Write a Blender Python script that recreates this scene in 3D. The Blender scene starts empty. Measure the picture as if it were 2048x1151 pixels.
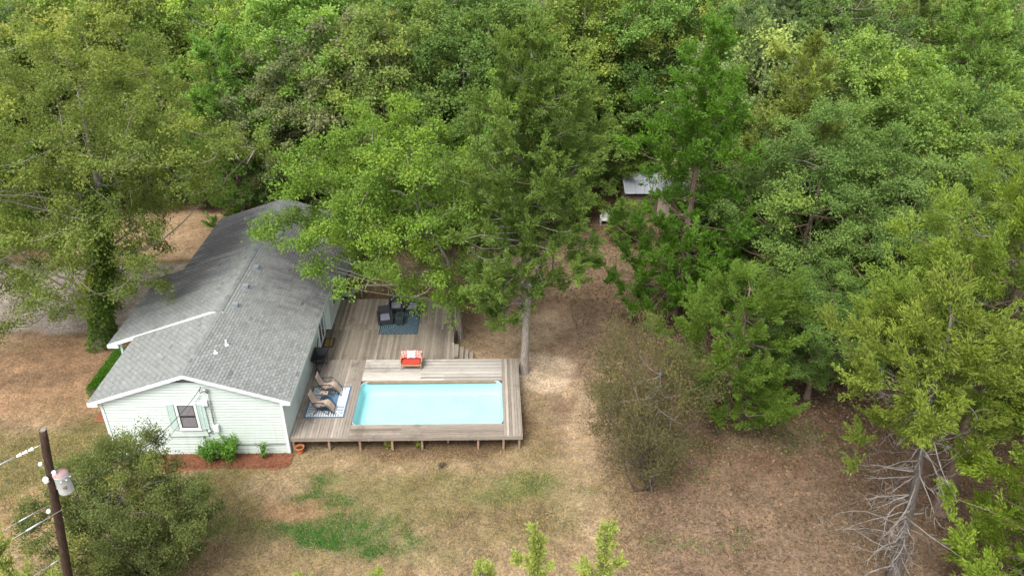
import bpy, bmesh, math, random
import numpy as np
from mathutils import Vector, Matrix

S = bpy.context.scene
C = S.collection
R = math.radians

# ------------------------------------------------------------------ camera
CAM = np.array([9.0544, -26.2499, 23.8393])
PITCH, ROLL, YAW, FPX = 0.5236, 0.0146, 0.0361, 1502.8
F_ = np.array([math.sin(YAW) * math.cos(PITCH), math.cos(YAW) * math.cos(PITCH), -math.sin(PITCH)])
R_ = np.array([math.cos(YAW), -math.sin(YAW), 0.0])
U_ = np.cross(R_, F_)
R2 = R_ * math.cos(ROLL) + U_ * math.sin(ROLL)
U2 = -R_ * math.sin(ROLL) + U_ * math.cos(ROLL)
cd = bpy.data.cameras.new('camera')
cam = bpy.data.objects.new('camera', cd); C.objects.link(cam)
cd.sensor_width = 36; cd.lens = FPX / 2048 * 36; cd.clip_start = 0.1; cd.clip_end = 2000
cam.matrix_world = Matrix(((R2[0], U2[0], -F_[0], CAM[0]), (R2[1], U2[1], -F_[1], CAM[1]), (R2[2], U2[2], -F_[2], CAM[2]), (0, 0, 0, 1)))
S.camera = cam

# ------------------------------------------------------------------ light
SUN_EL, SUN_AZ = R(58), R(212)
w = bpy.data.worlds.new('World'); S.world = w; w.use_nodes = True
nt = w.node_tree; bg = nt.nodes['Background']
sky = nt.nodes.new('ShaderNodeTexSky'); sky.sky_type = 'NISHITA'; sky.sun_disc = False
sky.sun_elevation = SUN_EL; sky.sun_rotation = SUN_AZ; sky.dust_density = 3.0; sky.air_density = 1.0
hs = nt.nodes.new('ShaderNodeHueSaturation'); hs.inputs['Saturation'].default_value = 0.25
nt.links.new(sky.outputs[0], hs.inputs['Color']); nt.links.new(hs.outputs[0], bg.inputs['Color'])
bg.inputs['Strength'].default_value = 0.15
sd = bpy.data.lights.new('sun', 'SUN'); sd.energy = 1.0; sd.angle = R(26); sd.color = (1.0, 0.96, 0.9)
sun = bpy.data.objects.new('sun', sd); C.objects.link(sun)
sdir = Vector((math.sin(SUN_AZ) * math.cos(SUN_EL), math.cos(SUN_AZ) * math.cos(SUN_EL), math.sin(SUN_EL)))
sun.rotation_euler = sdir.to_track_quat('Z', 'Y').to_euler(); sun.location = (0, -10, 60)
S.view_settings.view_transform = 'Standard'; S.view_settings.look = 'None'
S.view_settings.exposure = 1.95; S.view_settings.gamma = 1.0; S.view_settings.use_curve_mapping = False
S.render.engine = 'CYCLES'
S.cycles.max_bounces = 12; S.cycles.diffuse_bounces = 7; S.cycles.transmission_bounces = 8; S.cycles.transparent_max_bounces = 12
S.cycles.use_denoising = True

# ------------------------------------------------------------------ helpers
def tag(o, label=None, cat=None, group=None, kind=None):
    if label: o['label'] = label
    if cat: o['category'] = cat
    if group: o['group'] = group
    if kind: o['kind'] = kind
    return o

def empty(name, loc, label=None, cat=None, group=None, rz=0.0):
    o = bpy.data.objects.new(name, None); C.objects.link(o)
    o.location = loc; o.rotation_euler = (0, 0, rz); o.empty_display_size = 0.2
    return tag(o, label, cat, group)

def link(name, me, parent=None, loc=(0, 0, 0), rot=(0, 0, 0), scale=(1, 1, 1), color=None):
    o = bpy.data.objects.new(name, me); C.objects.link(o)
    o.parent = parent; o.location = loc; o.rotation_euler = rot; o.scale = scale
    if color is not None: o.color = (*color, 1)
    return o

class MB:
    def __init__(s): s.v = []; s.f = []; s.m = []; s.mi = 0; s.smooth = []; s.sm = False
    def add(s, vs, fs):
        b = len(s.v); s.v += [tuple(map(float, x)) for x in vs]
        for f in fs: s.f.append([i + b for i in f]); s.m.append(s.mi); s.smooth.append(s.sm)
        return s
    def box(s, x0, x1, y0, y1, z0, z1):
        return s.add([(x0, y0, z0), (x1, y0, z0), (x1, y1, z0), (x0, y1, z0), (x0, y0, z1), (x1, y0, z1), (x1, y1, z1), (x0, y1, z1)],
                     [(0, 3, 2, 1), (4, 5, 6, 7), (0, 1, 5, 4), (1, 2, 6, 5), (2, 3, 7, 6), (3, 0, 4, 7)])
    def obox(s, M, sx, sy, sz):
        vs = [M @ Vector((x * sx / 2, y * sy / 2, z * sz / 2)) for z in (-1, 1) for y in (-1, 1) for x in (-1, 1)]
        return s.add(vs, [(0, 2, 3, 1), (4, 5, 7, 6), (0, 1, 5, 4), (1, 3, 7, 5), (3, 2, 6, 7), (2, 0, 4, 6)])
    def bar(s, a, b, wx, wz, up=(0, 0, 1)):
        a = Vector(a); b = Vector(b); d = (b - a); L = d.length; d.normalize()
        up = Vector(up)
        if abs(d.dot(up)) > .98: up = Vector((0, 1, 0))
        x = d.cross(up).normalized(); z = x.cross(d)
        M = Matrix((x, d, z)).transposed().to_4x4(); M.translation = (a + b) / 2
        return s.obox(M, wx, L, wz)
    def tube(s, path, rad, n=8, cap=True):
        P = [Vector(p) for p in path]
        if not hasattr(rad, '__len__'): rad = [rad] * len(P)
        vs = []; fs = []
        ref = Vector((0, 0, 1))
        d0 = (P[-1] - P[0]).normalized()
        if abs(d0.z) > .8: ref = Vector((1, 0, 0))
        for i, p in enumerate(P):
            d = (P[min(i + 1, len(P) - 1)] - P[max(i - 1, 0)])
            if d.length < 1e-9: d = Vector((0, 0, 1))
            d.normalize(); x = d.cross(ref)
            if x.length < 1e-3: x = d.cross(Vector((0, 1, 0)))
            x.normalize(); y = d.cross(x)
            for k in range(n):
                a = 2 * math.pi * k / n
                vs.append(p + (x * math.cos(a) + y * math.sin(a)) * rad[i])
        for i in range(len(P) - 1):
            for k in range(n):
                fs.append((i * n + k, i * n + (k + 1) % n, (i + 1) * n + (k + 1) % n, (i + 1) * n + k))
        if cap: fs.append(tuple(range(n))[::-1]); fs.append(tuple(range((len(P) - 1) * n, len(P) * n)))
        return s.add(vs, fs)
    def lathe(s, prof, n=16, c=(0, 0, 0), cap=True):
        vs = [(c[0] + r * math.cos(2 * math.pi * k / n), c[1] + r * math.sin(2 * math.pi * k / n), c[2] + z) for r, z in prof for k in range(n)]
        fs = [(i * n + k, i * n + (k + 1) % n, (i + 1) * n + (k + 1) % n, (i + 1) * n + k) for i in range(len(prof) - 1) for k in range(n)]
        if cap: fs.append(tuple(range(n))[::-1]); fs.append(tuple(range((len(prof) - 1) * n, len(prof) * n)))
        return s.add(vs, fs)
    def mesh(s, name, mats):
        me = bpy.data.meshes.new(name); me.from_pydata(s.v, [], s.f)
        for m in (mats if isinstance(mats, (list, tuple)) else [mats]): me.materials.append(m)
        me.polygons.foreach_set('material_index', s.m); me.polygons.foreach_set('use_smooth', s.smooth)
        bm = bmesh.new(); bm.from_mesh(me); bmesh.ops.recalc_face_normals(bm, faces=bm.faces); bm.to_mesh(me); bm.free()
        me.update(); return me
    def build(s, name, mats, parent=None, loc=(0, 0, 0), rot=(0, 0, 0), bevel=0.0, color=None):
        o = link(name, s.mesh(name, mats), parent, loc, rot, color=color)
        if bevel:
            b = o.modifiers.new('bevel', 'BEVEL'); b.width = bevel; b.segments = 2; b.limit_method = 'ANGLE'
        return o

def np_mesh(name, V, quads, mat, tone=None, smooth=False):
    me = bpy.data.meshes.new(name); nv = len(V); nf = len(quads); k = quads.shape[1]
    me.vertices.add(nv); me.vertices.foreach_set('co', np.ascontiguousarray(V, np.float32).ravel())
    me.loops.add(nf * k); me.loops.foreach_set('vertex_index', np.ascontiguousarray(quads, np.int32).ravel())
    me.polygons.add(nf); me.polygons.foreach_set('loop_start', np.arange(0, nf * k, k, dtype=np.int32))
    try: me.polygons.foreach_set('loop_total', np.full(nf, k, np.int32))
    except Exception: pass
    if tone is not None:
        a = me.attributes.new('tone', 'FLOAT', 'POINT'); a.data.foreach_set('value', np.ascontiguousarray(tone, np.float32))
    me.polygons.foreach_set('use_smooth', np.full(nf, smooth))
    me.materials.append(mat); me.update(calc_edges=True); me.validate(); return me

# value noise on the plane
def vnoise(x, y, scale, seed):
    g = np.random.default_rng(seed).random((97, 97))
    u = x / scale + 1000.37; v = y / scale + 1000.71
    i = np.floor(u).astype(int); j = np.floor(v).astype(int); fu = u - i; fv = v - j
    fu = fu * fu * (3 - 2 * fu); fv = fv * fv * (3 - 2 * fv)
    a = g[i % 97, j % 97]; b = g[(i + 1) % 97, j % 97]; c = g[i % 97, (j + 1) % 97]; d = g[(i + 1) % 97, (j + 1) % 97]
    return (a * (1 - fu) + b * fu) * (1 - fv) + (c * (1 - fu) + d * fu) * fv
def fbm(x, y, scale, seed, o=4):
    t = 0; a = .5; n = 0
    for k in range(o):
        t = t + a * vnoise(x, y, scale / 2 ** k, seed + k); n += a; a *= .55
    return t / n

# ------------------------------------------------------------------ materials
KEY = .78
def mat(name, rough=.8, base=(.5, .5, .5), spec=.3, metal=0.0):
    m = bpy.data.materials.new(name); m.use_nodes = True
    b = m.node_tree.nodes['Principled BSDF']
    b.inputs['Base Color'].default_value = (*base, 1); b.inputs['Roughness'].default_value = rough
    b.inputs['Specular IOR Level'].default_value = spec; b.inputs['Metallic'].default_value = metal
    return m
def N(m, typ, **kw):
    n = m.node_tree.nodes.new(typ)
    for k, v in kw.items(): setattr(n, k, v)
    return n
def L(m, a, b): m.node_tree.links.new(a, b)
def bsdf(m): return m.node_tree.nodes['Principled BSDF']
def noise(m, scale, detail=4, vec=None, rough=.6):
    n = N(m, 'ShaderNodeTexNoise'); n.inputs['Scale'].default_value = scale; n.inputs['Detail'].default_value = detail
    n.inputs['Roughness'].default_value = rough
    if vec is not None: L(m, vec, n.inputs['Vector'])
    return n.outputs['Fac']
def ramp(m, fac, stops):
    r = N(m, 'ShaderNodeValToRGB'); e = r.color_ramp.elements
    while len(e) < len(stops): e.new(.5)
    for x, (p, c) in zip(e, stops): x.position = p; x.color = (*c, 1) if len(c) == 3 else c
    L(m, fac, r.inputs['Fac']); return r.outputs['Color']
def mix(m, fac, a, b, typ='MIX'):
    n = N(m, 'ShaderNodeMix', data_type='RGBA', blend_type=typ)
    for s, x in ((n.inputs[0], fac), (n.inputs[6], a), (n.inputs[7], b)):
        if isinstance(x, (int, float)): s.default_value = x
        elif isinstance(x, tuple): s.default_value = (*x, 1)
        else: L(m, x, s)
    return n.outputs[2]
def math_(m, op, a, b=0.0, clamp=False):
    n = N(m, 'ShaderNodeMath', operation=op, use_clamp=clamp)
    for s, x in zip(n.inputs, (a, b)):
        if isinstance(x, (int, float)): s.default_value = x
        else: L(m, x, s)
    return n.outputs[0]
def pos(m): return N(m, 'ShaderNodeNewGeometry').outputs['Position']
def objco(m): return N(m, 'ShaderNodeTexCoord').outputs['Object']
def mapping(m, vec, scale=(1, 1, 1), rot=(0, 0, 0), loc=(0, 0, 0)):
    n = N(m, 'ShaderNodeMapping'); n.inputs['Scale'].default_value = scale; n.inputs['Rotation'].default_value = rot; n.inputs['Location'].default_value = loc
    L(m, vec, n.inputs['Vector']); return n.outputs[0]
def bump(m, h, strength=.3, dist=.02):
    n = N(m, 'ShaderNodeBump'); n.inputs['Strength'].default_value = strength; n.inputs['Distance'].default_value = dist
    L(m, h, n.inputs['Height']); L(m, n.outputs[0], bsdf(m).inputs['Normal'])
def weathered(name, base, var=.15, scale=3, rough=.7, spec=.3, metal=0.0, fine=30):
    base = tuple(c * KEY for c in base)
    m = mat(name, rough, base, spec, metal); p = objco(m)
    a = noise(m, scale, 5, p); lo = tuple(c * (1 - var) for c in base); hi = tuple(min(1, c * (1 + var)) for c in base)
    col = ramp(m, a, [(.3, lo), (.7, hi)])
    f = noise(m, fine, 3, p); col = mix(m, .25, col, ramp(m, f, [(.3, tuple(c * .75 for c in base)), (.7, hi)]))
    L(m, col, bsdf(m).inputs['Base Color']); return m

def foliage(name, rough=.5, trans=.42, yellow=(1.7, 1.25, .7), hot=None):
    """colour of the leaves: the object's own colour, varied leaf by leaf and spray by spray"""
    m = mat(name, rough, spec=.12); nt = m.node_tree
    oi = N(m, 'ShaderNodeObjectInfo'); at = N(m, 'ShaderNodeAttribute', attribute_name='tone')
    t = at.outputs['Fac']
    v = N(m, 'ShaderNodeMapRange'); L(m, t, v.inputs['Value']); v.inputs['To Min'].default_value = .95; v.inputs['To Max'].default_value = 2.0
    col = mix(m, 1.0, oi.outputs['Color'], v.outputs[0], 'MULTIPLY')
    yel = mix(m, 1.0, col, yellow, 'MULTIPLY')
    f = N(m, 'ShaderNodeMapRange'); L(m, t, f.inputs['Value']); f.inputs['From Min'].default_value = .45; f.inputs['From Max'].default_value = 1.0; f.inputs['To Max'].default_value = .5
    col = mix(m, f.outputs[0], col, yel)
    if hot:
        h = N(m, 'ShaderNodeMath', operation='GREATER_THAN'); L(m, t, h.inputs[0]); h.inputs[1].default_value = 1.02
        col = mix(m, h.outputs[0], col, hot)
    L(m, col, bsdf(m).inputs['Base Color'])
    tr = N(m, 'ShaderNodeBsdfTranslucent'); L(m, mix(m, 1.0, col, (1.25, 1.3, .6), 'MULTIPLY'), tr.inputs['Color'])
    ms = N(m, 'ShaderNodeMixShader'); ms.inputs[0].default_value = trans
    L(m, bsdf(m).outputs[0], ms.inputs[1]); L(m, tr.outputs[0], ms.inputs[2])
    L(m, ms.outputs[0], nt.nodes['Material Output'].inputs['Surface']); return m

M = {}
M['leaf'] = foliage('broad_leaf', hot=(.20, .12, .04))
M['needle'] = foliage('cedar_spray', trans=.3, yellow=(1.45, 1.2, .7), hot=(.16, .09, .035))
def bark(name, a, b):
    m = mat(name, .9, a, .1); p = objco(m)
    n = noise(m, 3.0, 6, mapping(m, p, (6, 6, .9)), .7); n2 = noise(m, 1.2, 3, p)
    L(m, mix(m, math_(m, 'MULTIPLY', n2, .5), ramp(m, n, [(.35, tuple(c * .45 for c in a)), (.5, a), (.68, b)]), b), bsdf(m).inputs['Base Color'])
    bump(m, n, .8, .05); return m
M['oak_bark'] = bark('oak_bark', (.13, .105, .08), (.26, .235, .2))
M['cedar_bark'] = bark('cedar_bark', (.20, .165, .135), (.36, .32, .28))
M['snag_bark'] = bark('snag_bark', (.06, .05, .042), (.115, .1, .085))
M['red_bark'] = bark('red_cedar_bark', (.11, .075, .055), (.22, .16, .125))
M['dead_wood'] = weathered('dead_wood', (.185, .165, .145), .5, 4, .9, .1)
M['twig'] = weathered('twig_bark', (.10, .078, .06), .25, 4, .9, .1)

# ------------------------------------------------------------------ ground
XS = np.unique(np.concatenate([np.linspace(-420, -46, 28), np.linspace(-46, -26, 40), np.arange(-26, 46, .21), np.linspace(46, 80, 60), np.linspace(80, 420, 26)]))
YS = np.unique(np.concatenate([np.linspace(-260, -30, 20), np.linspace(-30, -13, 34), np.arange(-13, 32, .21), np.linspace(32, 100, 120), np.linspace(100, 520, 24)]))
GX, GY = np.meshgrid(XS, YS)
def height(x, y):
    near = np.exp(-np.maximum(0, np.hypot((x - 4) / 12, (y - 6) / 9) - .9) ** 2 * 3)
    return (fbm(x, y, 9, 3) - .5) * .35 * (1 - near) + (fbm(x, y, 1.1, 5, 3) - .5) * .05
def soft(x, y, cx, cy, rx, ry, rot=0, edge=.35, nz=.5, seed=11, ns=1.6):
    c, s = math.cos(R(rot)), math.sin(R(rot)); dx = x - cx; dy = y - cy
    d = np.hypot((dx * c + dy * s) / rx, (-dx * s + dy * c) / ry) + (fbm(x, y, ns, seed) - .5) * nz * 2
    return np.clip((1 + edge / 2 - d) / edge, 0, 1)
def lerp(col, c, m): return col + (np.array(c) - col) * m[..., None]
STRAW, TAN, LITTER, RED, GREEN, OLIVE, SAND, ORANGE, GRAVEL, DARK = (.29, .215, .125), (.375, .265, .165), (.165, .108, .066), (.30, .20, .132), (.042, .108, .024), (.155, .142, .045), (.46, .335, .215), (.44, .30, .18), (.285, .24, .205), (.085, .056, .034)
def ground_colour(x, y):
    n1 = fbm(x, y, 2.6, 21); n2 = fbm(x, y, .7, 31); n3 = fbm(x, y, 6, 41)
    col = np.zeros(x.shape + (3,)) + np.array(STRAW)
    col = lerp(col, TAN, np.clip((n1 - .52) * 5, 0, 1) * .8)
    col = lerp(col, OLIVE, np.clip((n3 - .47) * 5, 0, 1) * .65)
    col = lerp(col, LITTER, np.clip((n2 - .58) * 5, 0, 1) * .6)
    # the woods' floor, covered with leaves
    wood = np.clip((y - 20 + (n3 - .5) * 8) / 4, 0, 1)
    wood = np.maximum(wood, np.clip((x - 20.5 + (n1 - .5) * 4 + np.clip(-y - 2, 0, 9) * .1) / 3, 0, 1))
    lit = np.array(LITTER) + (np.array((.2, .138, .088)) - np.array(LITTER)) * np.clip((n2 - .4) * 4, 0, 1)[..., None]
    right = np.clip((x - 14.2 + (n1 - .5) * 3.5) / 2.5, 0, 1) * np.clip((14 - y) / 3, 0, 1)
    col = col + (lit * np.array([1.2, 1.1, 1.14]) - col) * (np.maximum(right, wood))[..., None]
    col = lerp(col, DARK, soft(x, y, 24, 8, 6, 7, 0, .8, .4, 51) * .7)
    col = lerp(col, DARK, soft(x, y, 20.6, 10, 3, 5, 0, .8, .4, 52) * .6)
    col = lerp(col, (.23, .16, .105), soft(x, y, 21, -5.5, 6, 3.6, 0, .8, .35, 53) * .8)
    col = lerp(col, GREEN, soft(x, y, 22.5, 0.8, 3.2, 1.2, -10, .6, .9, 54, .5) * .22)
    # the bare track from the yard to the woods
    col = lerp(col, TAN, soft(x, y, 11.5, 10, 5.5, 5.5, 0, .7, .4, 61) * .8)
    col = lerp(col, RED, soft(x, y, 15.3, 15, 1.9, 11, -10, .7, .5, 62) * .85)
    col = lerp(col, RED, soft(x, y, 13.8, 5, 1.6, 6.5, -3, .8, .5, 63) * .75)
    col = lerp(col, SAND, soft(x, y, 13.3, 13, .9, 3.4, -20, .9, .8, 64, .8) * .75)
    col = lerp(col, SAND, soft(x, y, 11.9, 10.4, 1.6, 1.2, 30, .7, .9, 65, .8) * .7)
    col = lerp(col, SAND, soft(x, y, 13.5, .6, .75, 5.2, -4, .9, .9, 66, .7) * .85)
    col = lerp(col, SAND, soft(x, y, 13.0, -2.4, 1.2, 1.8, 0, .9, .8, 67, .7) * .6)
    col = lerp(col, (.22, .135, .08), soft(x, y, 7.5, 14.5, 7.5, 3.6, 0, .6, .5, 68) * .8)
    col = lerp(col, (.60, .46, .32), soft(x, y, 11.95, 6.1, 1.6, 1.75, 0, .28, .2, 69) * .9)
    # green and olive patches of the lawn
    for cx, cy, rx, ry, rot, a in ((.6, -2.0, 1.4, .5, 10, .9), (1.5, -2.6, 1.2, .65, -25, 1), (2.6, -3.2, 1.1, .6, -20, 1), (1.9, -4.2, 1.7, .7, -8, .8), (3.3, -4.4, 1.9, .75, -14, 1), (3.5, -5.3, 1.3, .45, -10, .9), (4.4, -4.3, 1.0, .6, 0, .6), (.3, -4.6, 1.6, .5, 0, .45), (5.6, -5.6, 1.4, .5, -20, .45)):
        col = lerp(col, GREEN, soft(x, y, cx, cy, rx * 1.2, ry * 1.2, rot, .9, .7, 71, .9) * a * np.clip((fbm(x, y, .45, 79) - .28) * 4, .55, 1))
    for cx, cy, rx, ry, a in ((10.7, -2.2, 1.3, .7, .75), (10.1, -1.3, .5, .3, .8), (9.6, -2.9, 1.2, .5, .6), (7.2, -3.9, .6, .35, .6), (7.0, -1.3, .6, .5, .4), (13.2, -2.5, .5, .25, .5)):
        col = lerp(col, (.085, .14, .028), soft(x, y, cx, cy, rx, ry, 0, .7, .7, 72, .7) * a)
    col = lerp(col, (.17, .165, .062), soft(x, y, 7.5, -2.5, 6.8, 2.4, 0, .9, .6, 73) * .55)
    col = lerp(col, LITTER, soft(x, y, 9.5, -4, 2.6, .8, 0, .9, .7, 74) * .5)
    col = lerp(col, TAN, soft(x, y, -.2, -2.0, 1.3, .9, 0, .7, .6, 75) * .85)
    col = lerp(col, (.36, .21, .13), soft(x, y, 1.0, -3.6, 1.5, .55, 0, .7, .9, 76, .6) * .8)
    col = lerp(col, (.35, .25, .155), soft(x, y, 6, -.9, 6, .5, 0, .9, .7, 77) * .6)
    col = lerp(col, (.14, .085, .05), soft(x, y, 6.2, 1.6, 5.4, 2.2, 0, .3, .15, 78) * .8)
    # the left yard, gravel and sandy drive
    left = np.clip((-7.6 - x) / 1.2, 0, 1)
    col = lerp(col, (.33, .205, .118), soft(x, y, -13, 6.2, 6, 4.4, 0, .5, .5, 81) * left)
    col = lerp(col, (.15, .1, .06), soft(x, y, -15, 5.6, 3.5, .8, 8, .9, .9, 82, .8) * .55)
    col = lerp(col, (.14, .13, .045), soft(x, y, -13, -1.5, 6, 3.4, 10, .9, .8, 83) * .75)
    col = lerp(col, (.36, .24, .135), soft(x, y, -9.5, -3.5, 2.6, 1.6, 10, .9, .8, 84) * .7)
    gr = np.clip((y - 9.9 + (n2 - .5) * 1.2) / .5, 0, 1) * np.clip((18.6 - y + (n2 - .5) * .5) / .3, 0, 1) * left
    col = lerp(col, GRAVEL, gr)
    col = lerp(col, (.16, .11, .08), np.exp(-((y - 9.9 + (n2 - .5)) / .3) ** 2) * left * .6)
    dr = np.clip((y - 18.9 + (n2 - .5) * .5) / .3, 0, 1) * np.clip((26.4 - y + (n1 - .5) * 2.5) / .8, 0, 1) * np.clip((-6 - x) / 2, 0, 1)
    col = lerp(col, ORANGE, dr)
    col = lerp(col, (.2, .12, .06), np.exp(-((y - 18.75 + (n2 - .5) * .3) / .22) ** 2) * left * .8)
    col = lerp(col, SAND, soft(x, y, 25.5, 18.5, 2.0, 1.4, 0, .8, .5, 86) * .5)
    return np.clip(col * np.array([.475, .482, .49]), .008, .9)
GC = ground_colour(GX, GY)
GH = height(GX, GY)
V = np.stack([GX, GY, GH], -1).reshape(-1, 3)
ny, nx = GX.shape
idx = np.arange(ny * nx).reshape(ny, nx)
Q = np.stack([idx[:-1, :-1], idx[:-1, 1:], idx[1:, 1:], idx[1:, :-1]], -1).reshape(-1, 4)
gm = mat('ground_soil', .95, spec=.1)
ca = N(gm, 'ShaderNodeAttribute', attribute_name='soil')
P_ = pos(gm)
f0 = noise(gm, .55, 5, P_, .65); f1 = noise(gm, 9, 6, P_, .75); f2 = noise(gm, 2.2, 4, P_); f3 = noise(gm, 26, 3, mapping(gm, P_, (1, 2.2, 1)), .7)
c1 = mix(gm, 1.0, ca.outputs['Color'], ramp(gm, f1, [(.3, (.36, .34, .31)), (.5, (1, 1, 1)), (.7, (1.75, 1.72, 1.62))]), 'MULTIPLY')
c1 = mix(gm, 1.0, c1, ramp(gm, f3, [(.3, (.5, .48, .44)), (.5, (1, 1, 1)), (.7, (1.6, 1.58, 1.5))]), 'MULTIPLY')
c1 = mix(gm, 1.0, c1, ramp(gm, f2, [(.3, (.8, .82, .8)), (.7, (1.18, 1.15, 1.15))]), 'MULTIPLY')
c1 = mix(gm, 1.0, c1, ramp(gm, f0, [(.3, (.72, .7, .68)), (.5, (1, 1, 1)), (.7, (1.28, 1.27, 1.26))]), 'MULTIPLY')
L(gm, c1, bsdf(gm).inputs['Base Color']); bump(gm, f1, .6, .05)
gme = np_mesh('ground', V, Q, gm, smooth=True)
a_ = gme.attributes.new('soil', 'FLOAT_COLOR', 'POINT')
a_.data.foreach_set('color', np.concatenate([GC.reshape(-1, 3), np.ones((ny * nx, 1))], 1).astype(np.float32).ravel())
ground = link('ground', gme); tag(ground, 'sandy yard ground with dry grass, leaf litter and bare soil', None, None, 'structure')

# ------------------------------------------------------------------ house
HW, HL = 7.84, 18.43            # width of the gable, length of the ridge
XR = -HW / 2; OE = .4; OH = .2
ZR, SL = 4.60, .337             # ridge height, roof slope
def roof_z(x): return ZR - SL * abs(x - XR)
ZE = roof_z(OE)
M['siding'] = weathered('mint_siding', (.57, .64, .59), .05, 1.3, .6, .3)
sm_ = M['siding']; sp_ = bsdf(sm_).inputs['Base Color'].links[0].from_socket; sz_ = N(sm_, 'ShaderNodeSeparateXYZ'); L(sm_, pos(sm_), sz_.inputs[0])
sk_ = noise(sm_, 1.0, 5, mapping(sm_, pos(sm_), (5, 5, .5)), .7); sr_ = N(sm_, 'ShaderNodeMapRange'); L(sm_, math_(sm_, 'SUBTRACT', sk_, math_(sm_, 'MULTIPLY', sz_.outputs[2], .05)), sr_.inputs['Value']); sr_.inputs['From Min'].default_value = .44; sr_.inputs['From Max'].default_value = .68; sr_.inputs['To Max'].default_value = .32
L(sm_, mix(sm_, sr_.outputs[0], sp_, (.26, .27, .21)), bsdf(sm_).inputs['Base Color'])   # rain streaks and mildew
M['trim'] = weathered('white_trim', (.66, .71, .68), .05, 2, .5, .35)
M['shutter'] = weathered('sage_shutter', (.44, .55, .50), .08, 3, .6)
M['glass'] = mat('window_glass', .08, (.035, .04, .045), .6)
M['blind'] = weathered('grey_blinds', (.23, .21, .22), .1, 5, .6)
M['metal'] = weathered('grey_metal', (.45, .47, .47), .12, 4, .45, .5, .6)
M['dark'] = weathered('dark_gap', (.03, .028, .026), .2, 4, .9)
M['vent'] = weathered('vent_metal', (.31, .335, .36), .1, 6, .4, .5, .5)
M['plastic'] = weathered('grey_plastic', (.62, .66, .65), .06, 5, .5)
M['brick'] = weathered('red_mulch', (.165, .068, .038), .4, 9, .95, .1, fine=60)
def shingle_mat():
    m = mat('asphalt_shingle', .95, spec=.15); p = pos(m)
    at = N(m, 'ShaderNodeAttribute', attribute_name='tone'); oi = N(m, 'ShaderNodeObjectInfo')
    sp = N(m, 'ShaderNodeSeparateColor'); L(m, oi.outputs['Color'], sp.inputs[0])
    t = math_(m, 'ADD', at.outputs['Fac'], sp.outputs[0])
    col = ramp(m, t, [(0, (.03, .03, .03)), (.3, (.118, .122, .115)), (.52, (.15, .155, .146)), (.8, (.183, .189, .178)), (1, (.215, .222, .208))])
    g = noise(m, 45, 3, p, .7); col = mix(m, 1, col, ramp(m, g, [(.3, (.75, .75, .75)), (.7, (1.22, 1.22, 1.22))]), 'MULTIPLY')
    # black algae streaks run down the slope on the tree-hung rear of the roof
    s = noise(m, 1.0, 5, mapping(m, p, (.35, 1.7, .4)), .6); b = noise(m, .22, 2, p)
    xyz = N(m, 'ShaderNodeSeparateXYZ'); L(m, p, xyz.inputs[0])
    d = math_(m, 'ABSOLUTE', math_(m, 'ADD', xyz.outputs[0], -XR))
    yy = N(m, 'ShaderNodeMapRange'); L(m, xyz.outputs[1], yy.inputs['Value']); yy.inputs['From Min'].default_value = 4.5; yy.inputs['From Max'].default_value = 10.5
    dd = N(m, 'ShaderNodeMapRange'); L(m, d, dd.inputs['Value']); dd.inputs['From Min'].default_value = .3; dd.inputs['From Max'].default_value = 2.6
    k = math_(m, 'MULTIPLY', yy.outputs[0], dd.outputs[0])
    st = N(m, 'ShaderNodeMapRange'); L(m, s, st.inputs['Value']); st.inputs['From Min'].default_value = .38; st.inputs['From Max'].default_value = .6
    k = math_(m, 'MULTIPLY', k, math_(m, 'MULTIPLY', math_(m, 'ADD', st.outputs[0], .3), math_(m, 'ADD', b, .75)), True)
    col = mix(m, math_(m, 'MULTIPLY', k, .75), col, (.055, .05, .055))
    L(m, col, bsdf(m).inputs['Base Color']); bump(m, g, .35, .006); return m
M['shingle'] = shingle_mat()

house = empty('house', (0, 0, 0), 'pale mint sided house with grey shingle gable roof beside the deck', 'house')
# walls with lapped siding boards
mb = MB()
mb.add([(-HW, .012, 0), (0, .012, 0), (0, .012, ZE + .02), (XR, .012, roof_z(XR) - .12), (-HW, .012, ZE + .02),
        (-HW, .15, 0), (0, .15, 0), (0, .15, ZE + .02), (XR, .15, roof_z(XR) - .12), (-HW, .15, ZE + .02)],
       [(0, 1, 2, 3, 4), (9, 8, 7, 6, 5), (0, 5, 6, 1), (1, 6, 7, 2), (4, 9, 5, 0)])
M['shade_sheath'] = weathered('painted_shade_sheathing', (.24, .295, .27), .1, 2, .9)  # backing tinted darker than the boards, painting in shadow lines at their gaps
fw = mb.build('wall', M['shade_sheath'], house)
def lap(parent, x0a, x1a, x0b, x1b, z, h, axis='x', at=0.0):
    """one lapped board: its bottom edge stands proud; x0a..x1a at the bottom, x0b..x1b at the top"""
    mb = MB(); o1, o2, i_ = .018, .012, -.004
    def q(u, o, z): return (u, -o, z) if axis == 'x' else (at + o, u, z)
    mb.add([q(x0a, o1, z), q(x1a, o1, z), q(x1b, o2, z + h), q(x0b, o2, z + h), q(x0a, i_, z), q(x1a, i_, z), q(x1b, i_, z + h), q(x0b, i_, z + h)],
           [(0, 1, 2, 3), (4, 7, 6, 5), (0, 4, 5, 1), (1, 5, 6, 2), (2, 6, 7, 3), (3, 7, 4, 0)])
    return mb.build('siding_board', M['siding'], parent)
EX = .152
z = .0
while z < roof_z(XR) - .30:
    zt = z + EX
    def lim(zz):
        if zz <= ZE - .02: return -HW + .11, -.11
        d = (roof_z(XR) - .05 - zz) / SL; return max(-HW + .11, XR - d), min(-.11, XR + d)
    a, b = lim(z), lim(zt - .01)
    if b[1] - b[0] > .25: lap(fw, a[0], a[1], b[0], b[1], z + (.02 if z > .55 else 0), EX - .028)
    z += EX
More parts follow.
